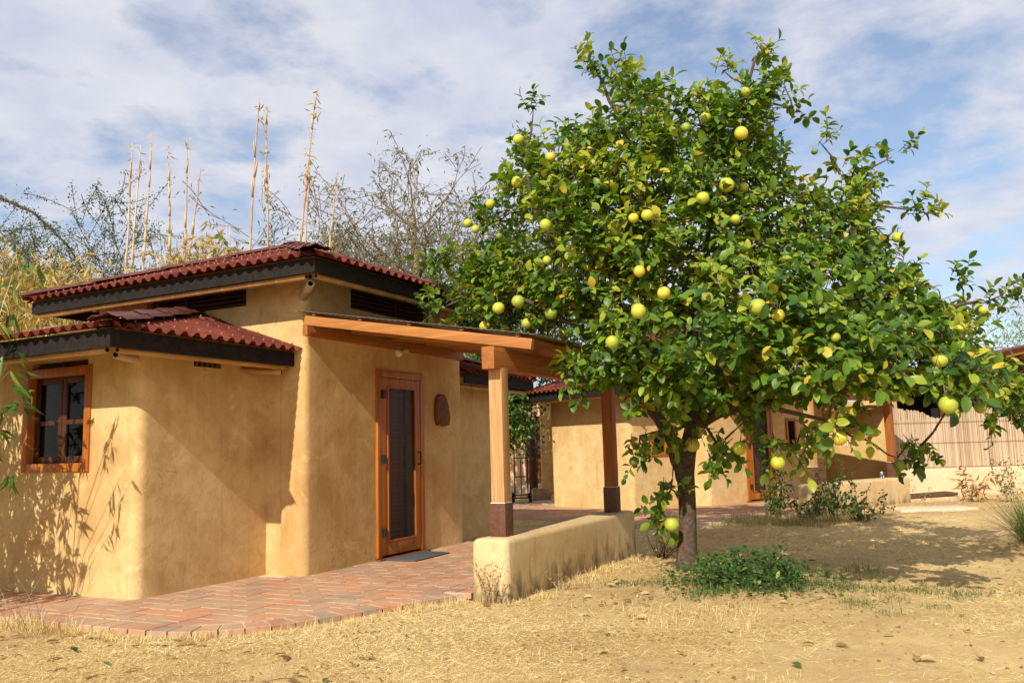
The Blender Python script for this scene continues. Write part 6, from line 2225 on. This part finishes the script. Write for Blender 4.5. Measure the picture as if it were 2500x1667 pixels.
    shrub('dead_twigs', 'brown bare brush at the far end of the nearest low wall', (9.9, 3.15, -0.03), 0.34, 14, 120, (0.015, 0.03), 'dead_leaf', 'small', 0.9, 'dark_bark', cat='twigs')
    # straggling dry stalks in front of the terrace at the left
    T = empty('dry_stalks', (4.25, 6.35, -0.04)); tag(T, 'thin dry grass stalks standing before the terrace at the left', 'stalks')
    for k in range(13):
        a = random.uniform(0, 6.28); L = random.uniform(0.25, 0.55); p = Vector((random.uniform(-0.12, 0.1), random.uniform(-0.35, 0.35), 0)); d = Vector((math.cos(a) * 0.5, math.sin(a) * 0.6, 1)).normalized()
        pts = [p, p + d * L * 0.5, p + d * L + Vector((0, 0, -0.02))]
        mb = MB().tube(pts, [0.0024, 0.0019, 0.001], 4, False)
        if k % 3 == 0:
            for q in range(5):
                c = pts[1] + (pts[2] - pts[1]) * (q / 5); mb.tube([c, c + Vector(rand_unit(1)[0]) * 0.05], [0.0015, 0.0008], 3, False)
        mb.build('stalk', M['straw'] if k % 2 else M['dry_twig'], T)
    for i, (x, y, h) in enumerate(((7.55, 3.0, 0.0),)): pass
    # rush clump at the right edge
    T = empty('rush_clump', (11.75, -0.82, -0.02)); tag(T, 'spiky green and brown rush clump at the right edge', 'rushes')
    n = 900
    a = rng.uniform(0, 6.283, n); r = 0.16 * np.sqrt(rng.random(n))
    P = np.stack([np.cos(a) * r, np.sin(a) * r, np.zeros(n)], 1)
    tl = np.abs(rng.normal(0.45, 0.30, n)).clip(0, 1.3)
    me = grass_blades(P, a + rng.normal(size=n) * 0.4, tl, rng.uniform(0.35, 0.95, n), rng.uniform(0.004, 0.008, n), rng.uniform(0, 0.7, n), np.clip(rng.normal(0.42, 0.30, n), 0, 1), M['green_grass'], 'blades')
    link('blades', me, T, 'stuff')
    n = 260
    a = rng.uniform(0, 6.283, n); r = rng.uniform(0.1, 0.5, n)
    P = np.stack([np.cos(a) * r, np.sin(a) * r, np.full(n, 0.015)], 1)
    me = grass_blades(P, rng.uniform(0, 6.283, n), rng.uniform(1.2, 1.55, n), rng.uniform(0.1, 0.4, n), rng.uniform(0.004, 0.008, n), rng.uniform(0, 0.2, n), rng.uniform(0, 0.6, n), M['straw'], 'dead_blades')
    link('dead_blades', me, T, 'stuff')
    # crumbled leaf litter
    n = 5200
    x = np.concatenate([rng.uniform(3.3, 12.0, n // 2), 8.2 + rng.normal(size=n // 4) * 1.1, rng.uniform(3.6, 6.8, n - n // 2 - n // 4)])
    y = np.concatenate([rng.uniform(-1.8, 4.6, n // 2), 2.3 + rng.normal(size=n // 4) * 1.0, rng.uniform(3.0, 7.2, n - n // 2 - n // 4)])
    ok = free_of_things(x, y) & (np.arctan2(y, x) < 1.1) & (fbm(x * 1.3, y * 1.3, 55, 3) + rng.normal(size=n) * 0.10 > 0.47)
    x, y = x[ok], y[ok]; n = len(x)
    P = np.stack([x, y, ground_z(x, y) + 0.008], 1)
    D = rand_unit(n) * np.array([1, 1, 0.25]); N = rand_unit(n) * 0.6 + np.array([0, 0, 1.0])
    o = link('leaf_litter', leaves_mesh('leaf_litter', 'small', P, D, N, rng.uniform(0.012, 0.045, n), np.clip(rng.normal(0.35, 0.3, n), 0, 1), M['dead_leaf'], 1.2))
    tag(o, 'crumbled brown leaf litter strewn over the straw', 'litter', kind='stuff')
    # fallen leaves, singly
    tv, tt, tq = LEAF['citrus']; bv, bt, bq = LEAF['bamboo']
    for k in range(150):
        if k < 60: x, y = random.uniform(3.4, 4.6), random.uniform(3.0, 7.2)
        elif k < 110: x, y = random.gauss(8.0, 0.9), random.gauss(2.4, 0.9)
        else: x, y = random.uniform(3.6, 9), random.uniform(-1.0, 4.2)
        if not free_of_things(np.array([x]), np.array([y]))[0]: continue
        bam = k < 60 and random.random() < 0.6
        az = random.uniform(0, 6.28)
        me = leaves_mesh('fallen_leaf', 'bamboo' if bam else 'citrus', np.zeros((1, 3)), np.array([[math.cos(az), math.sin(az), random.uniform(-0.05, 0.25)]]), np.array([[random.uniform(-0.5, 0.5), random.uniform(-0.5, 0.5), 1.0]]),
                         np.array([random.uniform(0.09, 0.20) if bam else random.uniform(0.05, 0.10)]), np.array([random.random()]), M['dead_leaf'] if random.random() < 0.85 else M['weed_leaf'], 1.4 if bam else 0.9)
        o = link('fallen_leaf', me); o.location = (x, y, float(ground_z(x, y)) + 0.014)
        lab = 'dry fallen leaf lying in the straw before the terrace' if k < 60 else ('fallen leaf lying under the fruit tree' if k < 110 else 'dry leaf scattered on the open yard')
        tag(o, lab, 'leaf', 'dry leaves before the terrace' if k < 60 else ('fallen leaves under the fruit tree' if k < 110 else 'leaves scattered over the yard'))
    # a few pebbles
    for k, (x, y) in enumerate(((4.75, 1.75), (4.55, 1.45), (4.6, 2.25), (5.6, -0.1), (5.2, 0.4), (6.8, 0.2), (5.9, 1.9), (4.3, 3.6))):
        s = bmesh.new(); bmesh.ops.create_icosphere(s, subdivisions=2, radius=random.uniform(0.012, 0.022))
        for v in s.verts: v.co = Vector((v.co.x * 1.3, v.co.y, v.co.z * 0.6)) * (1 + 0.25 * noise.noise(v.co * 60 + Vector((k, 0, 0))))
        me = bpy.data.meshes.new('pebble'); s.to_mesh(me); s.free(); me.materials.append(M['stone']); me.shade_smooth()
        o = link('pebble', me); o.location = (x, y, float(ground_z(x, y)) + 0.008)
        tag(o, 'small grey pebble lying on the open yard', 'pebble', 'pebbles on the yard')


build_weeds()
